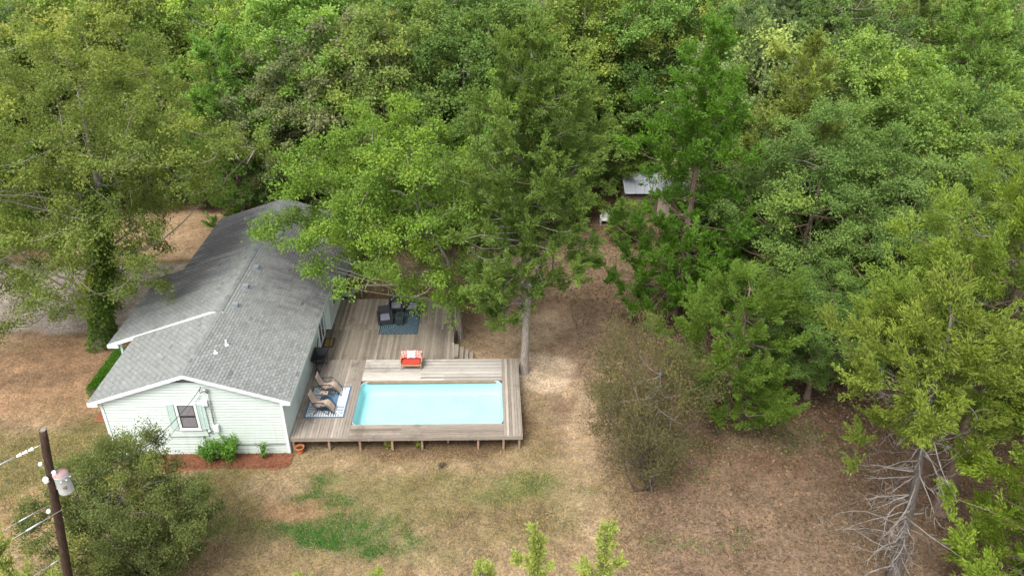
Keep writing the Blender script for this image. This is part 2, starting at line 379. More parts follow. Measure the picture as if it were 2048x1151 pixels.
for x in (-HW - .012, -.102):
    MB().box(x, x + .114, -.042, .01, .0, ZE - .04).build('corner_board', M['trim'], house)
MB().box(-2.4, -.15, -.046, -.043, .553, .59).build('siding_gap', M['dark'], house)
mb = MB(); mb.box(-HW, 0, HL - .15, HL, 0, ZE); mb.box(-HW, -HW + .15, .15, HL - .15, 0, ZE)
mb.add([(-HW, HL, ZE), (0, HL, ZE), (XR, HL, ZR - .15)], [(0, 1, 2)])
mb.build('wall', M['siding'], house)
rw = MB().box(-.15, -.004, .15, HL - .15, 0, ZE).build('wall', M['shade_sheath'], house)
z = 0
while z < ZE - .1:
    lap(rw, .012, HL, .012, HL, z, EX - .026, 'y', 0.0); z += EX

# roof slabs, fascia boards, gable vent
mb = MB(); th = .14
for sx in (1, -1):
    e = XR + sx * (HW / 2 + OE)
    mb.add([(XR, -OH, ZR - .02), (e, -OH, ZE - .02), (e, HL + OH, ZE - .02), (XR, HL + OH, ZR - .02), (XR, -OH, ZR - th), (e, -OH, ZE - th), (e, HL + OH, ZE - th), (XR, HL + OH, ZR - th)],
           [(0, 1, 2, 3), (4, 7, 6, 5), (0, 4, 5, 1), (1, 5, 6, 2), (2, 6, 7, 3)])
roof = mb.build('roof', M['shingle'], house, color=(0, 0, 0))
for sx in (1, -1):
    e = XR + sx * (HW / 2 + OE)
    for y in (-OH - .03, HL + OH):
        mb = MB(); mb.add([(XR, y, ZR - .005), (e + sx * .02, y, ZE - .02), (e + sx * .02, y, ZE - .19), (XR, y, ZR - .185), (XR, y + .03, ZR - .005), (e + sx * .02, y + .03, ZE - .02), (e + sx * .02, y + .03, ZE - .19), (XR, y + .03, ZR - .185)],
                          [(0, 1, 2, 3), (7, 6, 5, 4), (0, 4, 5, 1), (1, 5, 6, 2), (2, 6, 7, 3), (3, 7, 4, 0)])
        mb.build('fascia_board', M['trim'], house)
    mb = MB(); mb.box(min(e, e + sx * .03), max(e, e + sx * .03), -OH, HL + OH, ZE - .19, ZE - .025); mb.build('gutter', M['trim'], house)
    mb = MB(); mb.box(min(0 if sx > 0 else -HW, e), max(0 if sx > 0 else -HW, e), -OH, -.05, ZE - .19, ZE - .16); mb.box(e - .42 * (sx > 0), e + .42 * (sx < 0), -OH - .034, -OH + .02, ZE - .2, ZE - .05)
    mb.build('eave_return', M['trim'], house)
mb = MB(); zv = roof_z(XR) - .40
mb.add([(XR - .8, -.045, zv - .13), (XR + .8, -.045, zv - .13), (XR, -.045, zv + .14), (XR - .8, -.02, zv - .13), (XR + .8, -.02, zv - .13), (XR, -.02, zv + .14)], [(0, 1, 2), (5, 4, 3), (0, 3, 4, 1), (1, 4, 5, 2), (2, 5, 3, 0)])
gv = mb.build('gable_vent', M['dark'], house)
for k in range(3): MB().box(XR - .5 + k * .17, XR + .5 - k * .17, -.055, -.046, zv - .11 + k * .06, zv - .09 + k * .06).build('slat', M['metal'], gv)

# shingle tabs: the 300 nearest the eye are objects, the rest one mesh
TW, EXP = .305, .142
tabs = []
rngs = np.random.default_rng(4)
slope = math.atan(SL); run = (HW / 2 + OE) / math.cos(slope)
OV0, OV1, OVX, OVZ = 4.9, 11.65, 5.75, .075     # the porch roof laid over the left slope: y range, reach from the ridge, lift
SLO = (ZR + OVZ - .04 - 2.70) / OVX
for sx in (1, -1):
    nrow = int(run / EXP)
    for r in range(nrow):
        s0 = run - r * EXP                       # distance from ridge of the lower edge
        off = (r % 2) * TW / 2 + rngs.normal(0, .01)
        for q in range(int((HL + 2 * OH) / TW) + 2):
            y0 = -OH - .015 + q * TW - off; y1 = y0 + TW - .03
            y0 = max(y0, -OH - .015); y1 = min(y1, HL + OH + .015)
            if y1 - y0 < .04: continue
            x_ = s0 * math.cos(slope)
            if sx < 0 and y0 > OV0 + .05 and y1 < OV1 - .05 and x_ > .7: continue
            tabs.append((sx, s0, y0, y1, slope, XR, ZR))
sl2 = math.atan(SLO); run2 = OVX / math.cos(sl2)
for r in range(int(run2 / EXP)):
    s0 = run2 - r * EXP; off = (r % 2) * TW / 2
    for q in range(int((OV1 - OV0) / TW) + 2):
        y0 = max(OV0, OV0 + q * TW - off); y1 = min(OV1, OV0 + q * TW - off + TW - .03)
        if y1 - y0 > .04: tabs.append((-1, s0, y0, y1, sl2, XR, ZR + OVZ - .04))
tabs = np.array(tabs)
cx_ = tabs[:, 5] + tabs[:, 0] * tabs[:, 1] * np.cos(tabs[:, 4]); cy_ = (tabs[:, 2] + tabs[:, 3]) / 2
dist = np.hypot(np.hypot(cx_ - CAM[0], cy_ - CAM[1]), 21) / np.where(tabs[:, 0] > 0, 1, .9) - (tabs[:, 3] - tabs[:, 2]) * 30
near = np.argsort(dist)[:300]; isn = np.zeros(len(tabs), bool); isn[near] = True
def tab_verts(t, jit=0.0):
    sx, s0, y0, y1, sl, x0, z0 = t; s1 = s0 - EXP - .03
    out = []
    for s, lift in ((s0, .03 + jit), (s1, .0)):
        for y in (y0, y1):
            out.append((x0 + sx * (s * math.cos(sl) + lift * math.sin(sl)), y, z0 - s * math.sin(sl) + lift * math.cos(sl)))
    for s, lift in ((s0, .002), (s1, -.012)):
        for y in (y0, y1):
            out.append((x0 + sx * (s * math.cos(sl) + lift * math.sin(sl)), y, z0 - s * math.sin(sl) + lift * math.cos(sl)))
    return out
TQ = [(0, 1, 3, 2), (4, 6, 7, 5), (0, 4, 5, 1), (0, 2, 6, 4), (1, 5, 7, 3)]
ones = {}
for i in near:
    t = tabs[i]; key = (round(t[0]), round(t[3] - t[2], 3), round(t[4], 4))
    c = (t[5] + t[0] * t[1] * math.cos(t[4]), (t[2] + t[3]) / 2, t[6] - t[1] * math.sin(t[4]))
    if key not in ones:
        mb = MB(); mb.add([(v[0] - c[0], v[1] - c[1], v[2] - c[2]) for v in tab_verts(t)], TQ); ones[key] = mb.mesh('shingle', M['shingle'])
    link('shingle', ones[key], roof, c, color=(float(np.clip(rngs.normal(.52, .10), .05, .98)), 0, 0))
VV = []; QQ = []; TT = []
for i in np.where(~isn)[0]:
    b = len(VV); VV += tab_verts(tabs[i], float(rngs.random() * .004)); QQ += [[k + b for k in f] for f in TQ]; TT += [float(np.clip(rngs.normal(.52, .10), .05, .98))] * 8
sh = link('shingles', np_mesh('shingles', np.array(VV), np.array(QQ), M['shingle'], np.array(TT)), house, color=(0, 0, 0)); sh['kind'] = 'stuff'
for k in range(int((HL + 2 * OH) / .3)):
    y = -OH + k * .3; mb = MB(); c = float(np.clip(rngs.normal(.5, .12), 0, 1))
    rz_ = .03 if OV0 - .1 < y < OV1 - .25 else 0
    mb.add([(XR - .15, y, ZR - .03), (XR, y, ZR + .034), (XR + .15, y, ZR - .03), (XR - .15, y + .32, ZR - .045), (XR, y + .32, ZR + .018), (XR + .15, y + .32, ZR - .045), (XR - .15, y, ZR - .05), (XR + .15, y, ZR - .05)],
           [(0, 1, 4, 3), (1, 2, 5, 4), (0, 6, 7, 2, 1)])
    mb.build('ridge_cap', M['shingle'], roof, loc=(0, 0, rz_), color=(c, 0, 0))

# porch roof over the left slope, with post
mb = MB(); xe = XR - OVX; zt = ZR + OVZ - .04; ze = zt - OVX * SLO; PX = XR - .5; zp = zt - .5 * SLO + .06
mb.add([(XR - .05, OV0, zt - .01), (xe, OV0, ze - .01), (xe, OV1, ze - .01), (XR - .05, OV1, zt - .01), (XR - .05, OV0, zt - .13), (xe, OV0, ze - .13), (xe, OV1, ze - .13), (XR - .05, OV1, zt - .13)],
       [(0, 1, 2, 3), (4, 7, 6, 5), (0, 4, 5, 1), (1, 5, 6, 2), (2, 6, 7, 3), (3, 7, 4, 0)])
mb.add([(XR - .05, OV0, zt - .01), (XR + .55, OV0, roof_z(XR + .55) + .012), (XR + .55, OV1, roof_z(XR + .55) + .012), (XR - .05, OV1, zt - .01)], [(0, 1, 2, 3)])
mb.add([(XR - .05, OV1, zt - .01), (XR + .55, OV1, roof_z(XR + .55)), (XR - .6, OV1, roof_z(XR - .6)), (XR - .05, OV1, roof_z(XR))], [(0, 1, 3, 2)])
porch = mb.build('porch_roof', M['shingle'], house, color=(.4, 0, 0))
mb = MB(); mb.add([(PX, OV0 - .035, zp + .03), (xe - .03, OV0 - .035, ze + .01), (xe - .03, OV0 - .035, ze - .17), (PX, OV0 - .035, zp - .17), (PX, OV0 - .004, zp + .03), (xe - .03, OV0 - .004, ze + .01), (xe - .03, OV0 - .004, ze - .17), (PX, OV0 - .004, zp - .17)],
                  [(0, 1, 2, 3), (7, 6, 5, 4), (0, 4, 5, 1), (1, 5, 6, 2), (2, 6, 7, 3), (3, 7, 4, 0)])
mb.build('fascia_board', M['trim'], house)
mb = MB(); mb.bar((PX - .02, OV0 - .02, zp - .02), (XR + .2, OV0 - .02, zt - .1), .034, .1); mb.build('fascia_board', M['trim'], house)
MB().box(xe - .03, xe, OV0, OV1, ze - .17, ze - .01).build('gutter', M['trim'], house)
MB().box(xe - .032, xe + .5, OV0 - .04, OV0 + .02, ze - .19, ze - .05).build('eave_return', M['trim'], house)
for y in (OV0 + .15, 8.2, OV1 - .2):
    MB().box(xe + .5, xe + .61, y - .055, y + .055, 0, ze + .02).build('porch_post', M['shutter'], house)
MB().box(xe + .35, -HW - .01, OV0 - .1, OV1, 0, .12).build('porch_slab', M['metal'], house)

# roof vents and pipes
for x, y in ((-3.35, 5.65), (-3.35, 7.46), (-3.35, 9.5), (-3.1, 13.8)):
    zb = roof_z(x); mb = MB()
    mb.obox(Matrix.Translation((x, y, zb + .03)) @ Matrix.Rotation(slope, 4, 'Y'), .38, .38, .012)
    mb.obox(Matrix.Translation((x, y, zb + .11)) @ Matrix.Rotation(slope * .4, 4, 'Y'), .26, .23, .11)
    mb.obox(Matrix.Translation((x - .02, y, zb + .19)) @ Matrix.Rotation(slope * .3, 4, 'Y'), .31, .27, .045)
    mb.build('roof_vent', M['vent'], house, bevel=.02)
for x, y, h in ((-2.9, 2.5, .28), (-3.15, 1.75, .12)):
    mb = MB(); mb.lathe([(.11, -.02), (.1, .02), (.045, .05), (.045, h), (.035, h)], 10, (x, y, roof_z(x) + .02)); mb.build('vent_pipe', M['trim'], house)

# gable window with shutters
WX0, WX1, WZ0, WZ1 = -4.55, -3.83, 1.60, 2.86
win = MB().box(WX0 - .01, WX1 + .01, -.05, -.02, WZ0 - .01, WZ1 + .01).build('window', M['dark'], house)
mb = MB()
for x0, x1, z0, z1 in ((WX0 - .11, WX0, WZ0 - .1, WZ1 + .1), (WX1, WX1 + .11, WZ0 - .1, WZ1 + .1), (WX0, WX1, WZ1, WZ1 + .1), (WX0, WX1, WZ0 - .1, WZ0)): mb.box(x0, x1, -.075, -.03, z0, z1)
mb.build('frame', M['trim'], win)
MB().box(WX0 - .13, WX1 + .13, -.1, -.07, WZ0 - .13, WZ0 - .09).build('sill', M['trim'], win)
zm = (WZ0 + WZ1) / 2
for a, b, y in ((zm, WZ1, -.062), (WZ0, zm, -.056)):
    MB().box(WX0 + .04, WX1 - .04, y + .004, y + .008, a + .04, b - .04).build('pane', M['glass'], win)
    mb = MB()
    for x0, x1, z0, z1 in ((WX0, WX0 + .04, a, b), (WX1 - .04, WX1, a, b), (WX0 + .04, WX1 - .04, a, a + .04), (WX0 + .04, WX1 - .04, b - .04, b)): mb.box(x0, x1, y - .004, y + .01, z0, z1)
    mb.build('sash', M['dark'], win)
for k in range(20):
    zz = WZ0 + .06 + k * (WZ1 - WZ0 - .1) / 20
    if abs(zz - zm) < .05: continue
    mb = MB(); yb = -.0605 if zz > zm else -.0545
    mb.box(WX0 + .05, WX1 - .05, yb, yb + .002, zz, zz + .042); mb.build('blind_slat', M['blind'], win)
for x0 in (WX0 - .48, WX1 + .14):
    s = MB().box(x0, x0 + .33, -.058, -.03, WZ0 - .08, WZ1 + .06).build('shutter', M['shutter'], house)
    mb = MB()
    for a, b, c, d in ((0, .05, 0, 1), (.28, .33, 0, 1), (.05, .28, 0, .05), (.05, .28, .95, 1), (.05, .28, .48, .53)):
        h = WZ1 + .06 - WZ0 + .08; mb.box(x0 + a, x0 + b, -.075, -.0585, WZ0 - .08 + c * h, WZ0 - .08 + d * h)
    mb.build('shutter_frame', M['shutter'], s)
    for k in range(22):
        zz = WZ0 + .0 + k * .057
        if abs(k - 10) > .6: MB().box(x0 + .055, x0 + .275, -.068, -.0588, zz, zz + .03).build('slat', M['shutter'], s)

# service mast, meter and boxes on the gable
mb = MB(); mb.sm = True
mb.tube([(-3.09, -.1, 3.62), (-3.09, -.1, 1.72)], .032, 10); mb.build('service_mast', M['metal'], house)
mb = MB(); mb.sm = True; mb.tube([(-3.09, -.1, 3.6), (-3.08, -.12, 3.72), (-3.16, -.16, 3.78), (-3.26, -.2, 3.7)], [.06, .075, .07, .04], 10); mb.build('weatherhead', M['metal'], house)
mb = MB(); mb.sm = True; mb.tube([(-3.26, -.2, 3.68), (-3.32, -.2, 3.6), (-3.36, -.16, 3.72), (-3.30, -.08, 3.88)], .014, 6); mb.build('service_lead', M['dark'], house)
MB().box(-3.42, -3.15, -.18, -.03, 2.9, 3.2).build('junction_box', M['plastic'], house, bevel=.015)
MB().box(-3.16, -2.92, -.17, -.03, 1.42, 1.8).build('breaker_box', M['plastic'], house, bevel=.015)
mb = MB(); mb.sm = True; mb.lathe([(.0, 0), (.085, 0), (.09, .05), (.075, .12), (.0, .135)], 14, cap=False)
mb.build('electric_meter', M['metal'], house, loc=(-3.37, -.03, 1.42), rot=(R(90), 0, 0))
mb = MB(); mb.sm = True; mb.tube([(-3.4, -.06, 2.9), (-3.5, -.055, 2.75), (-3.52, -.05, 1.5), (-3.44, -.05, 1.1)], .014, 6); mb.tube([(-3.44, -.05, 1.1), (-4.2, -.045, 1.06), (-5.2, -.045, 1.06)], .01, 6); mb.build('cable', M['dark'], house)
mb = MB(); mb.sm = True; mb.tube([(-3.45, -.06, 3.45), (-3.5, -.09, 3.3), (-3.42, -.09, 3.05), (-3.4, -.1, 2.95)], .016, 6); mb.build('cable', M['metal'], house)

# doors, window and bay on the deck side
mb = MB()
for y0, y1, z0, z1 in ((7.28, 7.36, .84, 2.95), (8.54, 8.62, .84, 2.95), (7.36, 8.54, 2.87, 2.95), (7.36, 8.54, .84, .9)): mb.box(.02, .085, y0, y1, z0, z1)
door = mb.build('door', M['trim'], house)
MB().box(.03, .045, 7.36, 8.54, .9, 2.87).build('pane', M['glass'], door)
mb = MB(); mb.box(.046, .075, 7.92, 7.98, .9, 2.87); mb.build('door_stile', M['trim'], door)
mb = MB(); mb.sm = True; mb.tube([(.09, 7.9, 1.75), (.12, 7.9, 1.78), (.12, 7.9, 1.98), (.09, 7.9, 2.0)], .012, 6); mb.build('handle', M['dark'], door)
mb = MB(); mb.box(.036, .33, 8.95, 12.1, 1.02, ZE - .2)
bay = mb.build('bay', M['siding'], house)
for a in ((.036, .36, 8.92, 12.13, .93, 1.02),): MB().box(*a).build('bay_trim', M['trim'], bay)
MB().box(.331, .35, 8.92, 9.03, 1.03, ZE - .2).build('bay_trim', M['trim'], bay)
w2 = MB().box(.334, .36, 10.0, 11.1, 1.7, 2.7).build('window', M['trim'], house)
MB().box(.361, .366, 10.07, 11.03, 1.77, 2.63).build('pane', M['glass'], w2)
mb = MB(); mb.box(.02, .1, 5.85, 6.05, 2.25, 2.6); mb.build('wall_lamp', M['dark'], house, bevel=.02)
mb = MB(); mb.tube([(.06, 2.55, ZE - .2), (.06, 2.55, 1.3)], .01, 5); mb.build('cable', M['plastic'], house)

# ------------------------------------------------------------------ deck
DZ = .83; X0, X1, YF, YB, YE = .045, 10.55, .10, 6.13, 12.3
PX0, PX1, PY0, PY1 = 2.69, 9.69, .97, 4.34
def plank_mat(name, axis, base, gray):
    m = mat(name, .85, spec=.2); p = pos(m); oi = N(m, 'ShaderNodeObjectInfo')
    sp = N(m, 'ShaderNodeSeparateColor'); L(m, oi.outputs['Color'], sp.inputs[0])
    sc = (1.2, 14, 14) if axis == 'x' else (14, 1.2, 14)
    g = noise(m, 1.6, 6, mapping(m, p, sc), .75); b = noise(m, .9, 4, p); f = noise(m, 30, 2, p)
    ofs = N(m, 'ShaderNodeVectorMath', operation='ADD'); L(m, p, ofs.inputs[0]); L(m, oi.outputs['Color'], ofs.inputs[1])
    col = ramp(m, g, [(.3, tuple(c * .55 for c in base)), (.5, base), (.72, gray)])
    col = mix(m, math_(m, 'MULTIPLY', b, .7), col, gray)
    v = N(m, 'ShaderNodeMapRange'); L(m, sp.outputs[0], v.inputs['Value']); v.inputs['To Min'].default_value = .62; v.inputs['To Max'].default_value = 1.35
    col = mix(m, 1, col, v.outputs[0], 'MULTIPLY')
    st = noise(m, .55, 5, p, .7); col = mix(m, ramp(m, st, [(.56, (0, 0, 0)), (.68, (.55, .55, .55))]), col, tuple(c * .42 for c in base))
    col = mix(m, 1, col, ramp(m, f, [(.3, (.82, .82, .82)), (.7, (1.12, 1.12, 1.12))]), 'MULTIPLY')
    L(m, col, bsdf(m).inputs['Base Color']); bump(m, g, .4, .01); return m
M['plank_y'] = plank_mat('weathered_planks', 'y', (0.180, 0.147, 0.114), (0.267, 0.240, 0.207))
M['plank_x'] = plank_mat('pale_weathered_planks', 'x', (0.250, 0.224, 0.192), (0.343, 0.326, 0.293))
M['plank_r'] = plank_mat('brown_grey_planks', 'y', (0.148, 0.120, 0.089), (0.217, 0.189, 0.152))
M['plank_f'] = plank_mat('edge_planks', 'x', (0.166, 0.133, 0.103), (0.240, 0.204, 0.171))
M['post'] = weathered('treated_post', (.27, .18, .12), .25, 4, .85)
deck = empty('deck', (0, 0, 0), 'weathered plank deck built round the pool along the house', 'deck')
rngd = np.random.default_rng(6); pm = {}
def plank(x0, x1, y0, y1, m, par=deck, z=DZ, tone=None):
    key = (round(x1 - x0, 2), round(y1 - y0, 2), m)
    if key not in pm:
        mb = MB(); mb.box(-(x1 - x0) / 2, (x1 - x0) / 2, -(y1 - y0) / 2, (y1 - y0) / 2, -.036, 0); pm[key] = mb.mesh('plank', M[m])
    t = float(np.clip(rngd.normal(.5, .27), 0, 1)) if tone is None else tone
    return link('plank', pm[key], par, ((x0 + x1) / 2, (y0 + y1) / 2, z + float(rngd.normal(0, .002))), (0, 0, float(rngd.normal(0, .0006))), color=(t, float(rngd.random() * 9), float(rngd.random() * 9)))
BW = .14; GAP = .013
def run_y(x0, x1, y0, y1, m, joints=()):
    n = max(1, round((x1 - x0) / BW)); p = (x1 - x0) / n
    for k in range(n):
        a = x0 + k * p; ys = [y0] + [y + (.0 if k % 2 else .6) for y in joints] + [y1]
        for u, v in zip(ys[:-1], ys[1:]): plank(a + GAP / 2, a + p - GAP / 2, u + .002, v - .002, m)
def run_x(x0, x1, y0, y1, m, joints=()):
    n = max(1, round((y1 - y0) / BW)); p = (y1 - y0) / n
    for k in range(n):
        a = y0 + k * p; xs = [x0] + [x + (0 if k % 2 else 1.2) for x in joints] + [x1]
        for u, v in zip(xs[:-1], xs[1:]): plank(u + .002, v - .002, a + GAP / 2, a + p - GAP / 2, m)
run_y(X0, PX0 - .03, YF, YB, 'plank_y')
run_x(PX0 - .03, PX1 + .03, PY1, YB, 'plank_x', (5.6,))
run_x(PX0 - .03, PX1 + .03, YF, PY0, 'plank_f', (5.0,))
run_y(PX1 + .03, X1, YF, YB, 'plank_y')
run_y(.045, 7.1, YB + .02, YE, 'plank_r', (9.0,))
for a in ((X0, X1, YF - .045, YF - .004, DZ - .20, DZ - .008), (X1 + .004, X1 + .045, YF - .045, YB, DZ - .2, DZ - .008), (7.104, 7.145, YB + .02, YE, DZ - .2, DZ - .008), (.045, 7.1, YE + .004, YE + .045, DZ - .2, DZ - .008), (7.15, X1, YB + .004, YB + .045, DZ - .2, DZ - .008)):
    MB().box(*a).build('fascia_board', M['plank_f'], deck, color=(.5, 1, 2))
MB().box(PX0 - .03, PX1 + .03, PY1 - .05, PY1 - .006, DZ - .2, DZ - .04).build('fascia_board', M['post'], deck)
mb = MB()
for y in (1.4, 2.6, 3.8, 5.0): mb.box(X0, PX0 - .06, y, y + .04, DZ - .18, DZ - .04)
for y in (4.5, 5.3, 5.9): mb.box(PX0 - .05, X1, y, y + .04, DZ - .18, DZ - .04)
for x in (3.5, 5, 6.5, 8, 9.4): mb.box(x, x + .04, YF, PY0, DZ - .18, DZ - .04)
for y in (7, 8, 9, 10, 11): mb.box(.05, 7.09, y, y + .04, DZ - .18, DZ - .04)
mb.build('joist', M['post'], deck)
posts = [(.14, .16), (1.75, .16), (3.15, .16), (3.85, .85), (4.62, .16), (5.98, .2), (7.15, .62), (7.85, .85), (8.55, .2), (9.45, .85), (9.72, .16), (10.45, .17)]
for x, y in posts: MB().box(x - .045, x + .045, y - .045, y + .045, 0, DZ - .04).build('post', M['post'], deck)
for x, y in ((10.45, 2.2), (10.45, 4.2), (10.45, 6.0), (7.05, 6.3), (7.05, 8.5), (7.05, 10.5), (7.05, 12.2), (3.6, 12.2), (.2, 12.2)): MB().box(x - .045, x + .045, y - .045, y + .045, 0, DZ - .04).build('post', M['post'], deck)
MB().box(7.16, 7.25, 6.3, 6.39, 0, 1.7).build('newel_post', M['plank_f'], deck, color=(.9, 1, 1))
MB().box(7.16, 7.25, 9.3, 9.39, 0, 1.9).build('newel_post', M['plank_f'], deck, color=(.7, 1, 1))
steps = empty('wooden_steps', (7.15, 7.0, 0), 'short grey wooden steps going down from the deck to bare ground', 'steps')
for k in range(4):
    zt_ = DZ - .17 * (k + 1) + .02
    MB().box(.03 + .26 * k, .03 + .26 * k + .25, -.55, .75, zt_ - .035, zt_).build('tread', M['plank_r'], steps, color=(.8, 1, 1))
for y in (-.5, .7):
    mb = MB(); mb.add([(.01, y - .02, DZ - .2), (.01, y - .02, .15), (.95, y - .02, 0), (1.08, y - .02, 0), (.01, y + .02, DZ - .2), (.01, y + .02, .15), (.95, y + .02, 0), (1.08, y + .02, 0)], [(0, 1, 2, 3), (7, 6, 5, 4), (0, 4, 5, 1), (1, 5, 6, 2), (2, 6, 7, 3), (3, 7, 4, 0)])
    mb.build('stringer', M['post'], steps)

# ------------------------------------------------------------------ pool
M['liner'] = mat('pale_liner', .6, (.42, .62, .64), .3)
p_ = pos(M['liner']); nl = noise(M['liner'], .9, 4, p_); n2_ = noise(M['liner'], 7, 4, p_)
c_ = ramp(M['liner'], nl, [(.3, (.34, .545, .56)), (.7, (.39, .585, .60))])
L(M['liner'], mix(M['liner'], ramp(M['liner'], n2_, [(.66, (0, 0, 0)), (.72, (.8, .8, .8))]), c_, (.58, .72, .72)), bsdf(M['liner']).inputs['Base Color'])
M['rim'] = weathered('pool_rim', (.34, .42, .44), .06, 3, .4)
M['leg'] = weathered('blue_grey_leg', (.20, .26, .32), .15, 4, .5)
M['poolwall'] = weathered('dark_blue_pool_wall', (.035, .05, .08), .2, 2, .6)
wm = bpy.data.materials.new('pool_water'); wm.use_nodes = True; wn = wm.node_tree; wn.nodes.remove(wn.nodes['Principled BSDF'])
tb = wn.nodes.new('ShaderNodeBsdfTransparent'); tb.inputs[0].default_value = (.86, .985, .99, 1)
gb = wn.nodes.new('ShaderNodeBsdfGlossy'); gb.inputs['Roughness'].default_value = .03
fr = wn.nodes.new('ShaderNodeFresnel'); fr.inputs['IOR'].default_value = 1.33
mx = wn.nodes.new('ShaderNodeMixShader'); wn.links.new(fr.outputs[0], mx.inputs[0]); wn.links.new(tb.outputs[0], mx.inputs[1]); wn.links.new(gb.outputs[0], mx.inputs[2])
wn.links.new(mx.outputs[0], wn.nodes['Material Output'].inputs['Surface'])
nb = N(wm, 'ShaderNodeBump'); nb.inputs['Strength'].default_value = .06; L(wm, noise(wm, 2.2, 3, pos(wm)), nb.inputs['Height']); wn.links.new(nb.outputs[0], gb.inputs['Normal']); wn.links.new(nb.outputs[0], fr.inputs['Normal'])
M['water'] = wm
pool = empty('swimming_pool', (6.19, 2.62, 0), 'rectangular above ground pool of pale turquoise water sunk into the deck', 'pool')
def rrect(hx, hy, r, n=6):
    pts = []
    for cx, cy, a0 in ((hx - r, hy - r, 0), (-hx + r, hy - r, 90), (-hx + r, -hy + r, 180), (hx - r, -hy + r, 270)):
        for k in range(n + 1):
            a = R(a0 + 90 * k / n); pts.append((cx + r * math.cos(a), cy + r * math.sin(a)))
    return pts
HX, HY = 3.54, 1.71
ring = [rrect(HX, HY, .45), rrect(HX - .03, HY - .03, .43), rrect(HX - .18, HY - .18, .4)]
def pool_shell(rings, zs):
    mb = MB(); n = len(rings[0]); mb.sm = True
    mb.add([(x, y, z) for r_, z in zip(rings, zs) for x, y in r_], [(i * n + k, i * n + (k + 1) % n, (i + 1) * n + (k + 1) % n, (i + 1) * n + k) for i in range(len(rings) - 1) for k in range(n)])
    return mb
mb = pool_shell([ring[0], ring[1], ring[2]], [.76, .10, .03]); n_ = len(ring[0]); mb.sm = False
mb.add([(x, y, .03) for x, y in ring[2]], [tuple(range(n_))]); mb.build('liner', M['liner'], pool)
pool_shell([rrect(HX + .03, HY + .03, .47), rrect(HX + .03, HY + .03, .47)], [.72, .02]).build('pool_wall', M['poolwall'], pool)
mb = MB(); mb.sm = True; pts = ring[0] + [ring[0][0]]; mb.tube([(x, y, .755) for x, y in pts], .035, 8); mb.build('rim', M['rim'], pool)
mb = MB(); mb.add([(x, y, .70) for x, y in rrect(HX - .012, HY - .012, .44)], [tuple(range(n_))]); wo = mb.build('water', M['water'], pool)
if wo.data.polygons[0].normal.z < 0: wo.data.flip_normals()
for x in (-2.75, -1.85, -.9, .1, .9, 1.85, 2.2, 2.75):
    mb = MB(); mb.sm = True; mb.tube([(x, -HY - .1, .72), (x, -HY - .16, .0)], .035, 8); mb.build('pool_leg', M['leg'], pool)
for x in (-2.4, 0, 2.4):
    mb = MB(); mb.sm = True; mb.tube([(x, HY + .1, .72), (x, HY + .16, .0)], .035, 8); mb.build('pool_leg', M['leg'], pool)
for x, y in ((-HX + .12, HY - .02), (HX - .12, HY - .02)):
    mb = MB(); mb.box(x - .16, x + .16, y - .04, y + .12, .735, .765) ; mb.build('corner_cap', M['dark'], pool)

rngl = np.random.default_rng(3); n_l = 70
P = np.stack([rngl.uniform(-3.2, 3.2, n_l), rngl.uniform(-1.45, 1.45, n_l), np.where(rngl.random(n_l) < .35, .704, .045)], 1)
P[:22, :2] = rngl.normal((1.2, 1.1), (.5, .15), (22, 2)); P[22:34, :2] = rngl.normal((2.0, -.5), (.25, .4), (12, 2))
D = rngl.normal(0, 1, (n_l, 3)) * (1, 1, .02); Nn = np.tile((0, 0, 1.0), (n_l, 1)); sc = rngl.uniform(.5, 1.2, n_l); P[:, 2] += np.arange(n_l) * .00002
D = D / (np.linalg.norm(D, axis=1, keepdims=True) + 1e-9); S_ = np.cross(D, Nn); l_ = (.075 * sc)[:, None]; w_ = (.02 * sc)[:, None]
Vl = np.stack([P, P + D * l_ * .5 + S_ * w_, P + D * l_, P + D * l_ * .5 - S_ * w_], 1).reshape(-1, 3)
lv = link('fallen_leaves', np_mesh('fallen_leaves', Vl, np.arange(n_l * 4).reshape(-1, 4), weathered('soaked_leaf', (.16, .12, .06), .3, 8)), pool); lv['kind'] = 'stuff'
# ------------------------------------------------------------------ trees
def unit(v): return v / (np.linalg.norm(v, axis=-1, keepdims=True) + 1e-9)

def leaf_quads(P, D, Nn, Ln, Wd, bend=.15):
    """one rhombic leaf per point: base, side, tip, side"""
    D = unit(D); S_ = unit(np.cross(D, Nn)); Nn = np.cross(S_, D)
    b = P; t = P + D * Ln[:, None]; mid = P + D * (Ln * .5)[:, None] + Nn * (Ln * bend)[:, None]
    V = np.stack([b, mid + S_ * (Wd / 2)[:, None], t, mid - S_ * (Wd / 2)[:, None]], 1).reshape(-1, 3)
    return V, np.arange(len(P) * 4).reshape(-1, 4)

def interp_prof(prof, z):
    p = np.array(prof, float)
    return np.interp(z, p[:, 0], p[:, 1]), np.interp(z, p[:, 0], p[:, 2]), np.interp(z, p[:, 0], p[:, 3])

def gap(base, target, r, thin=.15):
    """a thin place in a crown: the way daylight falls through it towards a thing that stands behind"""
    t = np.array(target, float); d = CAM - t
    return (t + d * .02 - np.array(base), t + d * .5 - np.array(base), r, thin)

